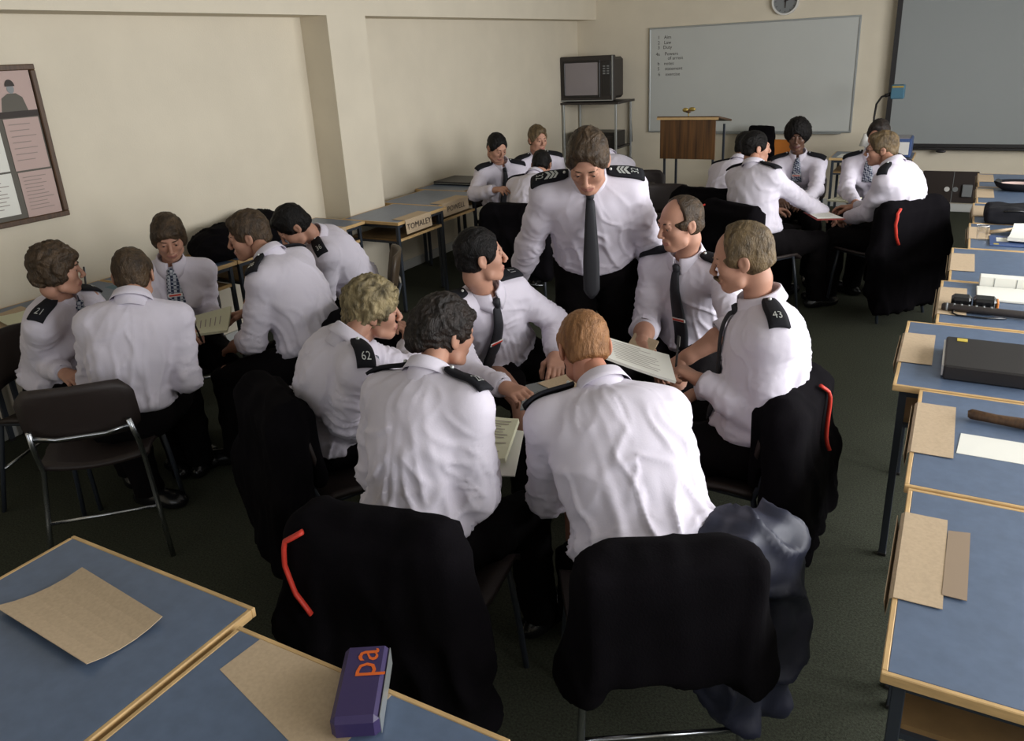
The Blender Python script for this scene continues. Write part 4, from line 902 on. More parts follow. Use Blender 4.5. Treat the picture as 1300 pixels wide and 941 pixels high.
# joint positions of every figure, metres in the room frame; a = heading of the hips
POSE = {
 'A1': dict(a=1.138, s=0.97, P=(0.923, -7.892, 0.530), N=(1.090, -7.873, 0.985), H=(1.169, -7.918, 1.116), SL=(1.011, -7.723, 0.897), SR=(1.147, -8.025, 0.898), EL=(0.844, -7.608, 0.717), ER=(0.956, -7.968, 0.705), WL=(1.006, -7.685, 0.880), WR=(1.188, -8.008, 0.686)),
 'A2': dict(a=-0.765, s=0.97, P=(1.517, -7.962, 0.529), N=(1.540, -7.853, 1.009), H=(1.435, -7.754, 1.074), SL=(1.435, -7.987, 0.931), SR=(1.652, -7.740, 0.909), EL=(1.345, -7.983, 0.675), ER=(1.692, -7.788, 0.646), WL=(1.236, -7.767, 0.654), WR=(1.510, -7.629, 0.647)),
 'A3': dict(a=2.172, s=0.88, P=(0.965, -7.204, 0.535), N=(1.051, -7.281, 0.987), H=(1.108, -7.304, 1.120), SL=(1.125, -7.150, 0.911), SR=(0.923, -7.370, 0.918), EL=(1.032, -7.103, 0.691), ER=(1.083, -7.453, 0.755), WL=(1.219, -7.221, 0.693), WR=(1.296, -7.453, 0.709)),
 'A4': dict(a=-1.836, s=1.00, P=(1.818, -7.145, 0.542), N=(1.631, -7.169, 1.034), H=(1.490, -7.148, 1.113), SL=(1.722, -7.321, 0.951), SR=(1.635, -6.988, 0.959), EL=(1.669, -7.383, 0.686), ER=(1.525, -6.957, 0.703), WL=(1.446, -7.315, 0.596), WR=(1.314, -7.089, 0.683)),
 'A5': dict(a=-2.252, s=1.00, P=(1.328, -6.228, 0.537), N=(1.311, -6.516, 0.963), H=(1.298, -6.656, 1.044), SL=(1.457, -6.608, 0.879), SR=(1.198, -6.379, 0.892), EL=(1.354, -6.555, 0.624), ER=(1.084, -6.395, 0.637), WL=(1.124, -6.649, 0.604), WR=(0.945, -6.601, 0.616)),
 'B1': dict(a=0.490, s=0.93, P=(2.446, -7.791, 0.556), N=(2.678, -7.847, 0.990), H=(2.679, -7.705, 1.042), SL=(2.592, -7.729, 0.886), SR=(2.812, -7.957, 0.934), EL=(2.693, -7.532, 0.748), ER=(2.686, -7.922, 0.716), WL=(2.543, -7.356, 0.763), WR=(2.599, -7.759, 0.583)),
 'B2': dict(a=0.104, s=0.93, P=(3.178, -8.209, 0.539), N=(3.160, -8.058, 1.021), H=(3.140, -7.927, 1.094), SL=(3.004, -8.073, 0.928), SR=(3.322, -8.096, 0.951), EL=(2.964, -8.110, 0.673), ER=(3.344, -8.136, 0.696), WL=(3.054, -7.897, 0.654), WR=(3.249, -7.927, 0.673)),
 'B3': dict(a=-0.548, s=1.00, P=(3.844, -8.045, 0.539), N=(3.609, -7.816, 0.952), H=(3.505, -7.712, 1.022), SL=(3.494, -7.950, 0.873), SR=(3.774, -7.755, 0.871), EL=(3.463, -7.912, 0.598), ER=(3.773, -7.638, 0.616), WL=(3.420, -7.679, 0.680), WR=(3.587, -7.472, 0.600)),
 'B4': dict(a=2.021, s=1.00, P=(2.674, -6.806, 0.536), N=(2.771, -7.097, 0.959), H=(2.797, -7.147, 1.115), SL=(2.800, -6.915, 0.913), SR=(2.675, -7.239, 0.895), EL=(2.924, -6.748, 0.730), ER=(2.825, -7.356, 0.697), WL=(3.031, -6.963, 0.654), WR=(3.054, -7.450, 0.706)),
 'B5': dict(a=2.681, s=1.03, P=(2.997, -6.439, 0.942), N=(3.097, -6.735, 1.383), H=(3.157, -6.872, 1.464), SL=(3.229, -6.603, 1.318), SR=(2.912, -6.760, 1.314), EL=(3.260, -6.455, 1.074), ER=(2.781, -6.691, 1.066), WL=(3.235, -6.326, 0.855), WR=(2.663, -6.590, 0.862)),
 'B6': dict(a=-2.922, s=1.00, P=(3.431, -6.347, 0.534), N=(3.457, -6.516, 1.024), H=(3.448, -6.587, 1.173), SL=(3.627, -6.550, 0.948), SR=(3.293, -6.461, 0.942), EL=(3.743, -6.757, 0.802), ER=(3.281, -6.538, 0.677), WL=(3.566, -6.885, 0.682), WR=(3.351, -6.778, 0.678)),
 'B7': dict(a=-1.505, s=1.00, P=(3.908, -7.173, 0.538), N=(3.917, -7.161, 1.062), H=(3.851, -7.197, 1.206), SL=(3.992, -7.322, 0.981), SR=(3.878, -6.999, 0.960), EL=(3.991, -7.340, 0.699), ER=(3.890, -6.947, 0.685), WL=(3.755, -7.285, 0.779), WR=(3.665, -7.022, 0.605)),
 'C1': dict(a=2.080, s=1.00, P=(0.900, -3.666, 0.530), N=(1.009, -3.863, 0.993), H=(1.029, -3.947, 1.133), SL=(1.104, -3.717, 0.911), SR=(0.903, -4.003, 0.920), EL=(1.067, -3.539, 0.700), ER=(0.964, -4.244, 0.796), WL=(1.013, -3.765, 0.793), WR=(1.198, -4.311, 0.843)),
 'C2': dict(a=2.390, s=1.00, P=(1.021, -3.159, 0.531), N=(1.105, -3.348, 1.005), H=(1.151, -3.430, 1.140), SL=(1.229, -3.225, 0.923), SR=(0.992, -3.474, 0.919), EL=(1.339, -3.256, 0.668), ER=(1.016, -3.586, 0.663), WL=(1.449, -3.480, 0.647), WR=(1.232, -3.710, 0.642)),
 'C3': dict(a=-0.057, s=1.00, P=(1.622, -4.509, 0.534), N=(1.520, -4.208, 0.949), H=(1.503, -4.057, 1.010), SL=(1.350, -4.248, 0.870), SR=(1.696, -4.242, 0.884), EL=(1.284, -4.151, 0.616), ER=(1.749, -4.140, 0.628), WL=(1.343, -3.909, 0.600), WR=(1.663, -3.907, 0.607)),
 'C4': dict(a=-0.838, s=1.00, P=(1.932, -3.353, 0.540), N=(1.703, -3.147, 0.965), H=(1.576, -3.096, 1.056), SL=(1.607, -3.300, 0.894), SR=(1.847, -3.053, 0.867), EL=(1.494, -3.278, 0.638), ER=(1.812, -2.939, 0.614), WL=(1.366, -3.064, 0.618), WR=(1.586, -2.833, 0.600)),
 'D1': dict(a=0.199, s=1.00, P=(2.834, -3.572, 0.515), N=(2.916, -3.325, 0.966), H=(2.929, -3.199, 1.070), SL=(2.734, -3.316, 0.879), SR=(3.060, -3.414, 0.874), EL=(2.696, -3.208, 0.624), ER=(3.137, -3.329, 0.619), WL=(2.814, -2.989, 0.603), WR=(3.113, -3.081, 0.600)),
 'D2': dict(a=0.614, s=1.00, P=(3.268, -4.147, 0.536), N=(3.192, -4.093, 1.055), H=(3.173, -3.967, 1.156), SL=(3.051, -4.011, 0.952), SR=(3.346, -4.189, 0.985), EL=(3.059, -3.897, 0.696), ER=(3.493, -4.012, 0.827), WL=(3.255, -3.743, 0.675), WR=(3.659, -3.875, 0.699)),
 'D3': dict(a=3.056, s=0.93, P=(3.300, -2.880, 0.536), N=(3.307, -3.029, 0.995), H=(3.303, -3.096, 1.133), SL=(3.468, -3.018, 0.915), SR=(3.151, -3.042, 0.905), EL=(3.488, -3.216, 0.748), ER=(3.187, -3.241, 0.741), WL=(3.441, -3.439, 0.700), WR=(3.272, -3.453, 0.700)),
 'D4': dict(a=3.312, s=0.97, P=(3.881, -2.855, 0.535), N=(3.857, -3.024, 1.012), H=(3.890, -3.100, 1.149), SL=(4.028, -3.048, 0.931), SR=(3.702, -2.978, 0.919), EL=(4.068, -3.151, 0.683), ER=(3.710, -3.192, 0.752), WL=(3.959, -3.367, 0.663), WR=(3.803, -3.410, 0.698)),
 'D5': dict(a=-1.152, s=1.00, P=(4.160, -3.796, 0.545), N=(4.059, -3.857, 1.050), H=(3.972, -3.744, 1.128), SL=(4.037, -4.030, 0.964), SR=(4.131, -3.698, 0.967), EL=(3.940, -3.917, 0.730), ER=(4.066, -3.604, 0.712), WL=(3.802, -3.729, 0.643), WR=(3.818, -3.574, 0.691)),
}
# small shifts (x, y) and turns in degrees of some chairs against their sitters
CHOFF = {'A2': (-.06, -.10, 0), 'B2': (.06, -.03, -16), 'D5': (-.16, .0, 12), 'B1': (.12, 0, 0), 'B3': (-.01, -.04, 0), 'B7': (-.11, -.03, 0)}
GL, GC, GB, GR = 'trainees in the left-hand group', 'trainees in the central circle', 'trainees in the far left group', 'trainees in the far right group'
CAST = {
 'A1': dict(det=1, f=1, group=GL, head=(98, 4), hair=('curly', 'brown'), num='21', clip=.75, handL=dict(c='pen', d=(.2, -.3, .8), up=(-.3, .9, 0)), handR=dict(c='relax'), ep='LR',
            label='curly brown haired woman at the far left holding up a pen'),
 'A2': dict(det=1, group=GL, head=(12, 6), hair=('short', 'brown'), rollL=1, rollR=1, wide=.95, sleeve=.88, fold=1.2, tie='none', handR=dict(c='relax'), ep='',
            label='brown haired man seen from behind on the chair near the left desks, sleeves rolled'),
 'A3': dict(det=1, f=1, group=GL, head=(182, 24), hair=('bob', 'brown'), clip=.7, ep='', handR=dict(c='pen', d=(.5, -.5, -.1)), handL=dict(c='hold'),
            label='fair haired woman facing the camera, looking down and writing on a notepad'),
 'A4': dict(det=1, group=GL, head=(-80, 10), hair=('full', 'brown'), rollL=1, rollR=1, wide=1.10, tie=1, ep='LR', handL=dict(c='relax'), fold=1.1,
            label='man in left profile leaning in over the left group, forearm on his knee'),
 'A5': dict(det=1, group=GL, head=(-95, 40), hair=('full', 'black'), wide=1.05, num='36', hang=1., label='black haired man with bowed head behind the left group, beside the pillar'),
 'B1': dict(det=0, f=1, group=GC, head=(84, 6), hair=('wavy', 'blonde'), num='62', wide=1.05, fold=1.5, handL=dict(c='grip', d=(.1, .0, 1), up=(.9, .3, .1)), handR=dict(c='relax'), watch=1,
            label='blonde woman in right profile with her hand at her mouth'),
 'B2': dict(det=0, f=1, group=GC, head=(58, 10), hair=('bun', 'dark'), num='28', wide=1.10, fold=1.1, tie='none', handR=dict(c='hold'), sleeve=1.1, label='dark haired woman with a bun seen from behind, notepad on her lap'),
 'B3': dict(det=0, group=GC, head=(-14, 22), hair=('crop', 'ginger'), skin='skin_red', rollL=1, rollR=1, wide=1.14, fold=1.1, tie='none', ep='L', handL=dict(c='relax'),
            label='ginger crop haired man seen from behind, leaning forward into the circle'),
 'B4': dict(det=0, group=GC, head=(78, -4), hair=('short', 'black'), num='17', clip=.5, hang=.7, handR=dict(c='hold', up=(0, -.2, 1)), handL=dict(c='relax'), splay=14,
            label='black haired man turning to look right, reaching out with a grey folder'),
 'B5': dict(det=0, group=GC, stand=1, head=(-172, 34), hair=('full', 'brown'), stripes=1, num='32', hang=1.0, wide=1.12, handL=dict(c='hold'), handR=dict(c='hold'), slouch=.02, blouse=0, hs=1.05,
            label='brown haired man standing and leaning over the circle between two seated men'),
 'B6': dict(det=0, group=GC, head=(-122, 10), hair=('balding', 'brown'), rollL=1, rollR=1, clip=.62, num='11', handL=dict(c='hold'), handR=dict(c='relax'), hang=.8, splay=12, gaze=(0, -.4),
            label='balding man with rolled sleeves seated right of the standing man'),
 'B7': dict(det=0, group=GC, head=(-88, 14), hair=('receding', 'fair'), moustache=1, num='43', wide=1.08, handL=dict(c='pen', up=(0, .2, 1)), handR=dict(c='hold'), hang=.7,
            label='man with a moustache in left profile writing in a notebook'),
 'C1': dict(det=2, group=GB, head=(148, 26), hair=('short', 'black'), hang=.7, label='black haired man looking down at his hands in front of the far left wall'),
 'C2': dict(det=2, group=GB, head=(150, 6), hair=('full', 'fair'), label='fair haired man sitting back next to the corner television stand'),
 'C3': dict(det=2, group=GB, head=(12, 30), hair=('short', 'black'), tie='none', label='black haired man with his back to the camera in the far left group'),
 'C4': dict(det=2, group=GB, head=(-18, 14), hair=('full', 'fair'), tie='none', wide=1.05, label='fair haired man seen from behind, mostly hidden by the standing leaning man'),
 'D1': dict(det=2, group=GR, head=(40, 5), hair=('short', 'black'), tie='none', wide=1.06, label='man leaning left beside the lectern, head hidden behind his neighbour'),
 'D2': dict(det=2, group=GR, head=(68, 0), hair=('short', 'black'), tie='none', wide=1.1, handR=dict(c='hold'), label='black haired man in right profile seen from behind, arm stretched to a notebook'),
 'D3': dict(det=2, f=1, group=GR, head=(184, 4), hair=('afro', 'black'), skin='skin_dark', smile=1, clip=.75, label='smiling woman with rounded black hair and a chequered cravat facing the camera'),
 'D4': dict(det=2, group=GR, head=(-160, 12), hair=('full', 'dark'), f=1, label='brown haired person half hidden behind the man with glasses by the projector'),
 'D5': dict(det=2, group=GR, head=(-90, 4), hair=('full', 'fair'), glasses=1, wide=1.12, hang=.7, handL=dict(c='hold'), label='fair haired man with glasses in left profile on a jacket covered chair'),
}
PPL = {}
for k, S in CAST.items(): PPL[k] = person(k, S)
# watch on the blonde woman
t, q = PPL['B1']; d = nrm(q['W'][-1]-q['E'][-1]); c = q['W'][-1]+d*.016; m = MB(); m.tube([c-d*.009, c-d*.008, c+d*.008, c+d*.009], [.025, .0285, .0285, .025], 18, cap=False); obj_w('watch', m.v, [tuple(f) for f in m.f], MAT['black_plastic'], t)
# ---- the chairs they sit on
CH = {'A1': 'dark chair of the curly haired woman by the wall desk', 'A2': 'dark shell chair with a bare back on splayed steel legs near the left desks', 'A3': 'dark chair under the writing woman', 'A4': 'chair under the man leaning over the left group',
      'A5': 'brown backed chair of the man with bowed head', 'B1': 'chair under the blonde woman', 'B2': 'chair under the woman with the bun', 'B3': 'chair with a pale steel leg under the ginger haired man', 'B4': 'chair of the man reaching with the grey folder',
      'B6': 'chair under the balding man', 'B7': 'chair under the man with the moustache', 'C1': 'chair of the man looking down at his hands', 'C2': 'chair of the fair man by the television', 'C3': 'chair with a dark back behind the bent man of the far left group',
      'C4': 'chair of the man hidden behind the standing man', 'D1': 'chair beside the lectern under the leaning man', 'D2': 'chair of the man stretching out his arm', 'D3': 'chair under the smiling woman', 'D4': 'chair of the person half hidden by the projector', 'D5': 'chair of the man with glasses'}
CP = {}
for k, l in CH.items():
    t, q = PPL[k]; a = POSE[k]['a']; dx = CHOFF.get(k, (0, 0, 0)); loc = q['P']-q['h0']*(.02) ; loc = (loc[0]+dx[0], loc[1]+dx[1]); a = a+math.radians(dx[2])
    CP[k] = (loc, a); chair(loc, a, l, shell='brown_shell' if k == 'A5' else 'chair_shell', k=(k in ('A2', 'B3')))
chair((2.02, -3.02), math.radians(150), 'empty dark chair near the lectern, the farther one')
chair((2.42, -3.72), math.radians(165), 'empty dark chair near the lectern, the closer one')
chair((2.62, -.62), math.radians(190), 'orange backed chair with a black jacket under the white board', shell='orange_plastic')
for k, l, kw in (('A4', 'black uniform jacket with red trim over the chair of the man leaning in', dict(loop=-1, seed=1, badge=1)), ('B1', 'black jacket over the chair behind the blonde woman', dict(seed=2, low=.20, wide=.85)),
                 ('B2', 'large black jacket with a red loop on the chair nearest the camera', dict(loop=-1, seed=3, low=.14, wide=.86, top=.825)), ('B3', 'black jacket on the chair under the ginger haired man', dict(seed=4, low=.50, wide=.68, top=.815)),
                 ('B7', 'black jacket with a red loop behind the man with the moustache', dict(loop=.4, seed=5, low=.20, wide=.86, top=.80)), ('D2', 'black jacket with red trim behind the man stretching his arm', dict(loop=-1, seed=6, low=.25, wide=1.05, h=.016)),
                 ('D5', 'big black jacket with a red line behind the man with glasses', dict(loop=-1, seed=7, low=.10, wide=1.12, h=.018)), ('C3', 'black jacket over the chair back of the bent man in the far left group', dict(seed=8, low=.3, h=.016)),
                 ('D1', 'black jacket behind the leaning man beside the lectern', dict(seed=9, low=.35, h=.016))):
    jacket(CP[k][0], CP[k][1], l, **kw)
jacket((2.38, -.60), math.radians(190), 'black coat slung over the orange chair back', seed=10, low=.62, h=.016, wide=.45, top=.87)

# ------------------------------------------------------------------ paper, folders and small things
def item(m, name, mt, label, cat, group=None, smooth=False):
    o = m.build(name, MAT[mt], smooth=smooth); origin_to(o); return tag(o, label, cat, group)
def quad_sheet(c, mt, name, label, cat, group=None, th=.0015, curl=0, n=6, axis=0):
    """c: four corners in order; a sheet (or block) with optional curl"""
    c = [V3(p) for p in c]; up = nrm(np.cross(c[1]-c[0], c[3]-c[0])); up = up if up[2] > 0 else -up; rows = []
    for v in np.linspace(0, 1, n):
        row = []
        for u in np.linspace(0, 1, n):
            p = (c[0]*(1-u)+c[1]*u)*(1-v)+(c[3]*(1-u)+c[2]*u)*v; s = u if axis == 0 else v; row.append(p+up*curl*(2*s-1)**2)
        rows.append(row)
    if np.cross(np.array(rows[1][0])-rows[0][0], np.array(rows[0][1])-rows[0][0])[2] < 0: rows = [r[::-1] for r in rows]
    return item(MB().slab(rows, th), name, mt, label, cat, group)
def print_on(o, c, n=12, mt='ink_faint', off=.0012):
    """handwriting lines on a sheet lying along corners c"""
    c = [V3(p) for p in c]; up = nrm(np.cross(c[1]-c[0], c[3]-c[0])); up = up if up[2] > 0 else -up; m = MB()
    for i in range(n):
        v = .1+.8*i/n; b = .08; e = .55+.37*rng.random(); f = lambda u, w: (c[0]*(1-u)+c[1]*u)*(1-w)+(c[3]*(1-u)+c[2]*u)*w+up*off
        m.add([f(b, v), f(e, v), f(e, v+.018), f(b, v+.018)], [(0, 1, 2, 3)])
    q = m.build('handwriting', MAT[mt], o); q.location = -Vector(o.location)
Z = .7207
def namecard(x, y0, y1, z, txt, label, side=1, w=.12, drop=.105):
    """card folded over the desk edge at x: lies on top and hangs down the front"""
    rows = []; prof = [(x-side*w, z+.004), (x-side*w*.5, z+.003), (x-side*.004, z+.003), (x+side*.004, z-.004), (x+side*.007, z-.05), (x+side*.012, z-drop)]
    for px, pz in prof: rows.append([(px, y0+(y1-y0)*u, pz) for u in (0, .5, 1)])
    if side*(y1-y0) > 0: rows = [r[::-1] for r in rows]
    o = item(MB().slab(rows, -.0015), 'name_card', 'card', label, 'name card', 'folded name cards on the desks')
    if txt:
        v, f = TXT(txt); s = .072; q = MB().add([(x+side*(.0105+.001), (y0+y1)/2+side*a*s, z-.055+b*s*.9) for a, b, c in v], f).build('lettering', MAT['ink'], o); q.location = -Vector(o.location)
    return o
namecard(.824, -5.04, -4.70, Z, 'TOMALEY', 'brown name card hanging over the desk edge in front of the pillar')
namecard(.734, -4.40, -4.00, Z, 'POWELL', 'brown name card hanging over the desk edge nearest the far left group')
namecard(.514, -5.66, -5.36, Z, '', 'brown name card on the desk edge left of the pillar')
rc = [(4.43, -8.15, -7.78), (4.42, -7.43, -7.06), (4.335, -6.70, -6.36), (4.44, -6.06, -5.63), (4.47, -5.30, -4.93), (4.55, -4.54, -4.21), (4.57, -3.87, -3.50), (4.59, -3.17, -2.79), (4.60, -2.46, -2.09)]
for i, (x, a, b) in enumerate(rc): namecard(x-.002, a, b, Z, '', 'blank top of the brown name card on the %s desk of the right-hand row' % ordn[i], side=-1, w=.115 if i else .10, drop=.012)
quad_sheet([(2.61, -9.07, Z+.004), (2.66, -8.885, Z+.004), (3.005, -8.92, Z+.004), (2.985, -9.09, Z+.004)], 'card', 'name_card', 'loose brown card with lifted corners on the bottom left desk', 'name card', curl=.014)
quad_sheet([(3.235, -8.965, Z), (3.245, -8.862, Z), (3.60, -8.862, Z), (3.59, -9.06, Z)], 'card', 'name_card', 'brown card along the far edge of the second bottom left desk', 'name card')
quad_sheet([(4.525, -8.10, Z+.005), (4.53, -7.83, Z+.005), (4.578, -7.82, Z+.005), (4.573, -8.10, Z+.005)], 'tape', 'tape_strip', 'brown tape strip holding the name card on the nearest right-hand desk', 'tape') if 'tape' in MAT else None
# notebooks held by people
c = [(1.10, -7.42, .70), (1.31, -7.50, .675), (1.53, -7.40, .70), (1.33, -7.22, .735)]
c = [(1.12, -7.34, .70), (1.31, -7.50, .69), (1.51, -7.39, .71), (1.29, -7.16, .735)]
o = quad_sheet(c, 'pad_paper', 'notepad', 'pale notepad on the lap of the writing fair haired woman', 'notepad', th=.012, curl=.006); print_on(o, c, 8)
c = [(3.10, -7.68, .70), (3.23, -7.66, .70), (3.31, -7.90, .685), (3.14, -7.95, .68)]
o = quad_sheet(c, 'pad_paper', 'notebook', 'open white notebook on the lap of the woman with the bun', 'notebook', th=.016, curl=.004); print_on(o, c, 12, off=.004)
quad_sheet([(3.12, -7.70, .672), (3.26, -7.68, .672), (3.36, -7.93, .655), (3.16, -8.00, .65)], 'paper', 'paper', 'white paper sheets under the open notebook', 'paper', th=.004)
c = [(3.13, -7.42, .715), (3.26, -7.31, .735), (3.36, -7.42, .70), (3.18, -7.56, .685)]
quad_sheet(c, 'grey_plastic', 'folder', 'grey folder held out over the centre of the circle', 'folder', th=.006)
quad_sheet([(3.17, -7.40, .722), (3.265, -7.30, .741), (3.365, -7.41, .706), (3.33, -7.44, .702)], 'card', 'envelope', 'brown envelope edge lying on the grey folder', 'envelope', th=.002)
c = [(3.43, -7.37, .955), (3.60, -7.20, .83), (3.70, -7.34, .785), (3.50, -7.46, .905)]
c = [(3.40, -7.40, .95), (3.62, -7.24, .84), (3.69, -7.37, .80), (3.48, -7.50, .91)]
o = quad_sheet(c, 'paper', 'notebook', 'long white notebook held by the man with the moustache', 'notebook', th=.010, curl=.003); print_on(o, c, 10)
quad_sheet([(3.29, -6.70, .70), (3.42, -6.76, .70), (3.44, -6.92, .69), (3.33, -7.00, .68)], 'card', 'folder', 'small brown folder on the knee of the balding man', 'folder', th=.008)
c = [(3.60, -3.38, .70), (3.68, -3.18, .70), (3.83, -3.22, .70), (3.80, -3.42, .70)]
o = quad_sheet(c, 'pad_paper', 'notepad', 'white notepad between the far right group members', 'notepad', th=.012); print_on(o, c, 6)
c = [(3.53, -3.92, .715), (3.66, -3.88, .715), (3.80, -4.02, .70), (3.64, -4.08, .70)]
o = quad_sheet(c, 'paper', 'notebook', 'open notebook with a red cover under the outstretched arm', 'notebook', th=.003); print_on(o, c, 6)
quad_sheet([(3.52, -3.92, .706), (3.665, -3.87, .706), (3.815, -4.025, .692), (3.64, -4.095, .692)], 'red_cover', 'notebook_cover', 'red cover of the open notebook under the outstretched arm', 'book cover', th=.004) if 'red_cover' in MAT else None
def pen(p, d, ln, label, mt='black_plastic'):
    p = V3(p); d = nrm(d); t = root('pen', tuple(p), label, 'pen'); e = d*ln
    MB().tube([(0, 0, 0), d*.008, d*.012, e*.98, e], [.0008, .0025, .0042, .0045, .003], 10).build('barrel', MAT[mt], t, smooth=True)
    n = nrm(np.cross(d, (0, 0, 1))); MB().tube([e*.72+n*.006, e*.97+n*.006, e*.97], .0012, 6).build('pocket_clip', MAT['silver'], t); return t
W = lambda k, s: PPL[k][1]['W'][s]
HD = lambda k, s: nrm(PPL[k][1]['W'][s]-PPL[k][1]['E'][s])
pen(W('B7', -1)+HD('B7', -1)*.11+np.array([0, 0, -.035]), (-.05, .35, .9), .14, 'dark pen in the fingers of the man with the moustache')
pen(W('A3', 1)+HD('A3', 1)*.11+np.array([0, 0, -.03]), (.1, -.3, .9), .13, 'pen in the right hand of the writing woman')
pen(W('A1', -1)+np.array([.03, -.05, .06]), (-.1, .2, 1), .13, 'dark pen held up by the curly haired woman at the far left')
# ---- right-hand desks
t = root('ring_binder', (4.62, -6.67, Z), 'thick black ring binder with a yellow spot on a right-hand desk', 'binder')
MB().box((4.485, -6.82, Z), (4.80, -6.50, Z+.055), bev=.006).build('cover', MAT['black_plastic'], t, world=True)
MB().box((4.479, -6.80, Z+.008), (4.487, -6.52, Z+.045)).build('page_edges', MAT['white_plastic'], t, world=True)
MB().box((4.52, -6.55, Z+.055), (4.555, -6.52, Z+.058), bev=.001).build('yellow_sticker', MAT['yellow'], t, world=True)
t = root('truncheon', (4.72, -7.14, Z), 'dark wooden truncheon lying on the second right-hand desk', 'truncheon')
MB().tube([(4.565, -7.13, Z+.018), (4.575, -7.13, Z+.019), (4.64, -7.138, Z+.0175), (4.72, -7.145, Z+.0185), (4.93, -7.165, Z+.019), (4.945, -7.166, Z+.018)], [.010, .0165, .0150, .0175, .0185, .012], 14).build('shaft', MAT['dark_wood'], t, smooth=True, world=True)
quad_sheet([(4.54, -7.385, Z+.001), (4.55, -7.245, Z+.001), (4.72, -7.245, Z+.001), (4.71, -7.385, Z+.001)], 'paper', 'paper_slip', 'small white slip of paper below the truncheon', 'paper')
t = root('truncheon', (4.70, -6.02, Z), 'long black truncheon with a ridged grip and leather strap on the fourth right-hand desk', 'truncheon')
MB().tube([(4.455, -6.0, Z+.019), (4.465, -6.0, Z+.019), (4.65, -6.01, Z+.0185), (4.98, -6.03, Z+.0185), (4.99, -6.03, Z+.0185)], [.012, .0175, .0165, .0175, .012], 12).build('shaft', MAT['tv_case'], t, smooth=True, world=True)
for k in range(7): x = 4.475+.028*k; MB().tube([(x-.004, -6.0-.0005*k, Z+.0187), (x+.004, -6.0-.0005*k, Z+.0187)], .0185, 12).build('grip_ring', MAT['grey_plastic'], t, smooth=True, world=True)
MB().tube([(4.50, -6.0, Z+.012), (4.50, -6.045, Z+.006), (4.52, -6.065, Z+.005), (4.62, -6.07, Z+.005), (4.70, -6.05, Z+.006)], .004, 8).build('strap', MAT['shoe'], t, smooth=True, world=True)
t = root('pouch', (4.57, -5.88, Z), 'black leather pouch pair leaning behind the long truncheon', 'pouch')
MB().box((4.49, -5.955, Z), (4.57, -5.875, Z+.05), bev=.012).build('pouch_half', MAT['shoe'], t, world=True); MB().box((4.574, -5.96, Z), (4.665, -5.875, Z+.052), bev=.012).build('pouch_half', MAT['shoe'], t, world=True)
MB().box((4.662, -5.955, Z), (4.672, -5.885, Z+.042), bev=.003).build('orange_edge', MAT['orange_plastic'], t, world=True)
t = root('file_box', (4.75, -5.60, Z), 'open white lined file block behind the pouch on a right-hand desk', 'file')
MB().box((4.60, -5.58, Z), (5.0, -5.52, Z+.055), bev=.003).build('upright_pages', MAT['paper'], t, world=True)
MB().box((4.59, -5.80, Z), (5.0, -5.59, Z+.012), bev=.003).build('page_block', MAT['paper'], t, world=True)
m = MB(); [m.box((4.66+.09*k, -5.582, Z+.004), (4.662+.09*k, -5.5795, Z+.05)) for k in range(4)]; m.build('ruled_lines', MAT['grey_plastic'], t, world=True)
t = root('peaked_cap', (4.86, -2.78, Z), 'flat peaked cap with a pale lining upturned on a far right desk', 'cap')
P = [[(4.87+r*math.cos(a)*1.15, -2.80+r*math.sin(a)*.85, z) for a in np.linspace(0, 2*math.pi, 28, endpoint=False)] for r, z in ((.05, Z+.004), (.10, Z+.004), (.135, Z+.03), (.15, Z+.060), (.146, Z+.064), (.125, Z+.045), (.09, Z+.012), (.03, Z+.010))]
MB().grid(P, close=True).build('crown', MAT['serge'], t, smooth=True, world=True)
MB().grid([[(4.87+r*math.cos(a)*1.12, -2.80+r*math.sin(a)*.82, z) for a in np.linspace(0, 2*math.pi, 28, endpoint=False)] for r, z in ((.002, Z+.014), (.09, Z+.016), (.122, Z+.048))], close=True).build('lining', MAT['pink_paper'], t, smooth=True, world=True)
MB().slab([[(4.745-.04*v+.02*abs(u)**2*1, -2.80+u*.085, Z+.055+.012*v) for u in np.linspace(-1, 1, 9)] for v in (0, .5, 1)], .004).build('peak', MAT['shoe'], t, smooth=True, world=True)
t = root('bag', (4.80, -3.98, Z), 'soft black bag lying on a far right desk behind papers', 'bag')
v = Vol((4.60, -4.15, Z-.02), (5.1, -3.78, Z+.16), .008); v.rbox((4.83, -3.96, Z+.045), (.17, .11, .02), .03); v.plane((0, 0, Z+.001), (0, 0, -1)); a, b = v.mesh(); n = vnormals(a, b); a = a+n*(perlin(a*14)*.008)[:, None]; a[:, 2] = np.maximum(a[:, 2], Z); obj_w('bag_body', a, b, MAT['serge'], t)
MB().tube([(4.70, -4.05, Z+.07), (4.74, -4.10, Z+.085), (4.82, -4.10, Z+.09), (4.88, -4.05, Z+.07)], .006, 8).build('handle', MAT['shoe'], t, smooth=True, world=True)
quad_sheet([(4.74, -4.62, Z+.02), (4.78, -4.30, Z+.035), (5.02, -4.22, Z+.03), (5.02, -4.66, Z+.02)], 'paper', 'paper', 'crumpled white papers piled on a right-hand desk', 'paper', th=.02, curl=.02)
t = root('magazine', (4.68, -4.55, Z), 'blue covered booklet with a white picture under the glass', 'booklet')
MB().box((4.655, -4.69, Z), (4.86, -4.45, Z+.008), bev=.002).build('cover', MAT['blue_plastic'], t, world=True); MB().box((4.69, -4.60, Z+.008), (4.75, -4.50, Z+.0086)).build('cover_picture', MAT['paper'], t, world=True); MB().box((4.675, -4.68, Z+.008), (4.70, -4.655, Z+.0086)).build('yellow_spot', MAT['yellow'], t, world=True)
t = root('drinking_glass', (4.615, -4.55, Z), 'small clear drinking glass beside the blue booklet', 'glass')
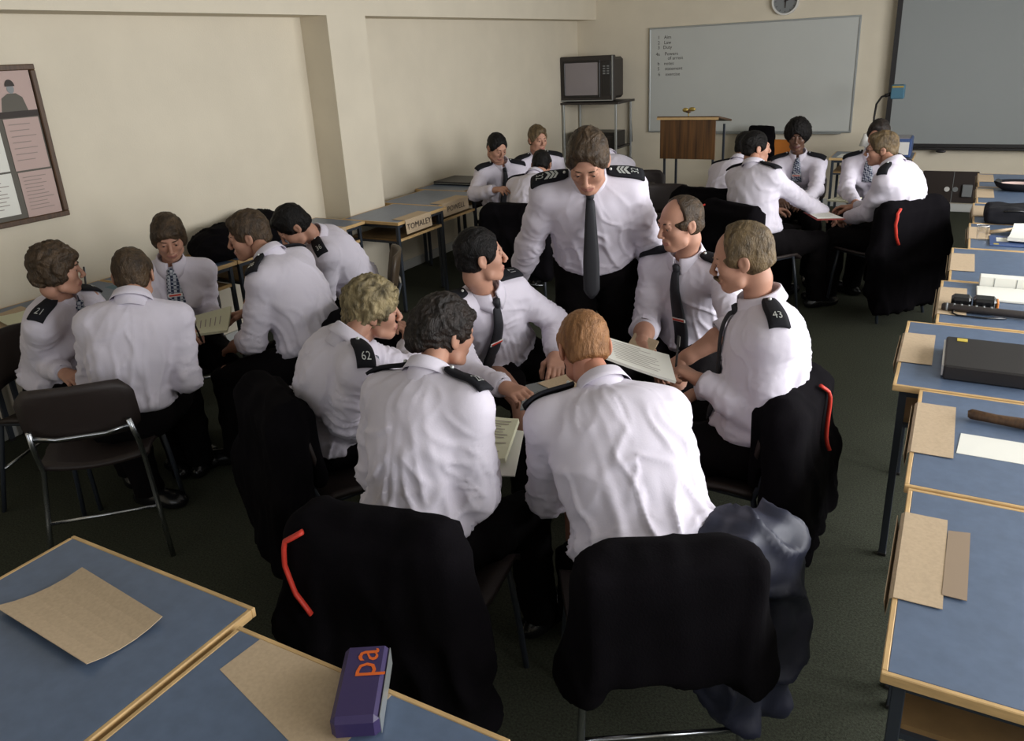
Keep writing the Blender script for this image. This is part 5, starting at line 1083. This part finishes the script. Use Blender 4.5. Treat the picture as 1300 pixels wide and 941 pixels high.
MB().tube([(4.615, -4.55, Z), (4.615, -4.55, Z+.085)], [.026, .032], 20, cap=False).tube([(4.615, -4.55, Z), (4.615, -4.55, Z+.004)], .026, 20).build('glass_wall', MAT['glass'], t, smooth=True, world=True)
MB().tube([(4.615, -4.55, Z+.083), (4.615, -4.55, Z+.0865)], .0325, 20, cap=False).build('rim', MAT['white_plastic'], t, smooth=True, world=True)
item(MB().tube([(4.66, -4.38, Z+.012), (4.78, -4.36, Z+.03)], .012, 10), 'pencil_case', 'card', 'tan pencil case roll beside the bag', 'pencil case', smooth=True)
# ---- left wall desks
quad_sheet([(.12, -7.95, Z), (.10, -7.55, Z), (.40, -7.60, Z), (.42, -7.98, Z)], 'card', 'paper', 'tan sheet on the cluttered desk at the far left edge', 'paper', curl=.006)
quad_sheet([(.20, -7.75, Z+.006), (.22, -7.48, Z+.006), (.43, -7.50, Z+.006), (.42, -7.80, Z+.006)], 'pad_paper', 'paper', 'pale crumpled sheet on the far left desk', 'paper', curl=.012)
quad_sheet([(.10, -8.20, Z+.002), (.08, -8.0, Z+.002), (.46, -8.02, Z+.002), (.46, -8.22, Z+.002)], 'teal_paper', 'paper', 'pale blue sheet at the very left edge of the frame', 'paper', curl=.006)
item(MB().tube([(.12, -7.42, Z+.008), (.14, -7.22, Z+.008)], .006, 8), 'marker_pen', 'black_plastic', 'dark marker lying on the left wall desk', 'pen', smooth=True)
quad_sheet([(.20, -7.12, Z), (.22, -6.86, Z), (.42, -6.90, Z), (.40, -7.14, Z)], 'teal_plastic', 'folder', 'teal folder on the wall desk behind the rolled sleeve man', 'folder', th=.008)
t = root('document_case', (.27, -3.33, Z), 'flat black document case on the farthest left wall desk', 'case')
MB().box((.05, -3.52, Z), (.46, -3.14, Z+.03), bev=.006).build('case_body', MAT['black_plastic'], t, world=True); MB().box((.04, -3.53, Z+.012), (.47, -3.13, Z+.016)).build('metal_edge', MAT['alu'], t, world=True)
t = root('coat', (.27, -6.08, Z), 'dark coat bundled on the wall desk behind the man in left profile', 'coat')
v = Vol((.0, -6.62, Z-.02), (.56, -5.6, Z+.30), .013); v.ell((.26, -6.25, Z+.07), (.19, .26, .12), k=.05); v.ell((.24, -5.95, Z+.09), (.18, .22, .13), k=.05); v.ell((.34, -6.42, Z+.04), (.13, .14, .06), k=.05); v.plane((0, 0, Z+.001), (0, 0, -1)); a, b = v.mesh(); n = vnormals(a, b); a = a+n*(.014*ridge(perlin(a*9))+.006*perlin(a*17))[:, None]; a[:, 2] = np.maximum(a[:, 2], Z); a[:, 0] = np.maximum(a[:, 0], .01); obj_w('coat_cloth', a, b, MAT['jacket'], t)
# ---- projector table papers
quad_sheet([(3.36, -1.16, Z), (3.38, -.90, Z), (3.56, -.90, Z), (3.55, -1.16, Z)], 'paper', 'paper', 'white sheets on the projector table', 'paper', th=.012)
# ---- dark blue printed box beside the second bottom desk
t = root('carton', (3.56, -8.93, Z), 'dark blue box with orange letters at the bottom edge of the frame', 'box')
M = Matrix.Translation((3.552, -8.885, Z)) @ Matrix.Rotation(math.radians(31), 4, 'Z')
m = MB().box((-.045, -.11, 0), (.045, .085, .050), M, bev=.010); m.build('box_body', MAT['carton_blue'], t, world=True)
v, f = TXT('pa'); q = [tuple(M @ Vector((-b*.085-.0, a*.085+.03, .0508))) for a, b, c in v]; MB().add(q, f).build('orange_lettering', MAT['orange_print'], t, world=True)
MB().box((.045, -.10, .004), (.0465, .075, .044), M).build('pale_side', MAT['alu'], t, world=True)
# ---- navy anorak on the chair of the ginger haired man
t = root('anorak', (4.10, -8.02, .2), 'crumpled navy blue anorak hanging over the right side of the ginger haired man\'s chair', 'anorak')
v = Vol((3.75, -8.45, .10), (4.50, -7.55, .95), .013)
v.chain([(3.93, -8.17, .54), (4.06, -8.00, .64), (4.12, -7.90, .64)], [.06, .09, .08], k=.05); v.chain([(4.12, -7.96, .58), (4.16, -8.00, .38), (4.16, -8.03, .22)], [.10, .08, .06], k=.06); v.chain([(3.98, -8.14, .52), (4.08, -8.16, .38), (4.12, -8.14, .26)], [.09, .08, .06], k=.05)
a, b = v.mesh(); n = vnormals(a, b); a = a+n*(.026*ridge(perlin(a*np.array([8, 8, 4.5])))+.010*perlin(a*16)-.008)[:, None]; obj_w('anorak_cloth', a, b, MAT['navy_nylon'], t)
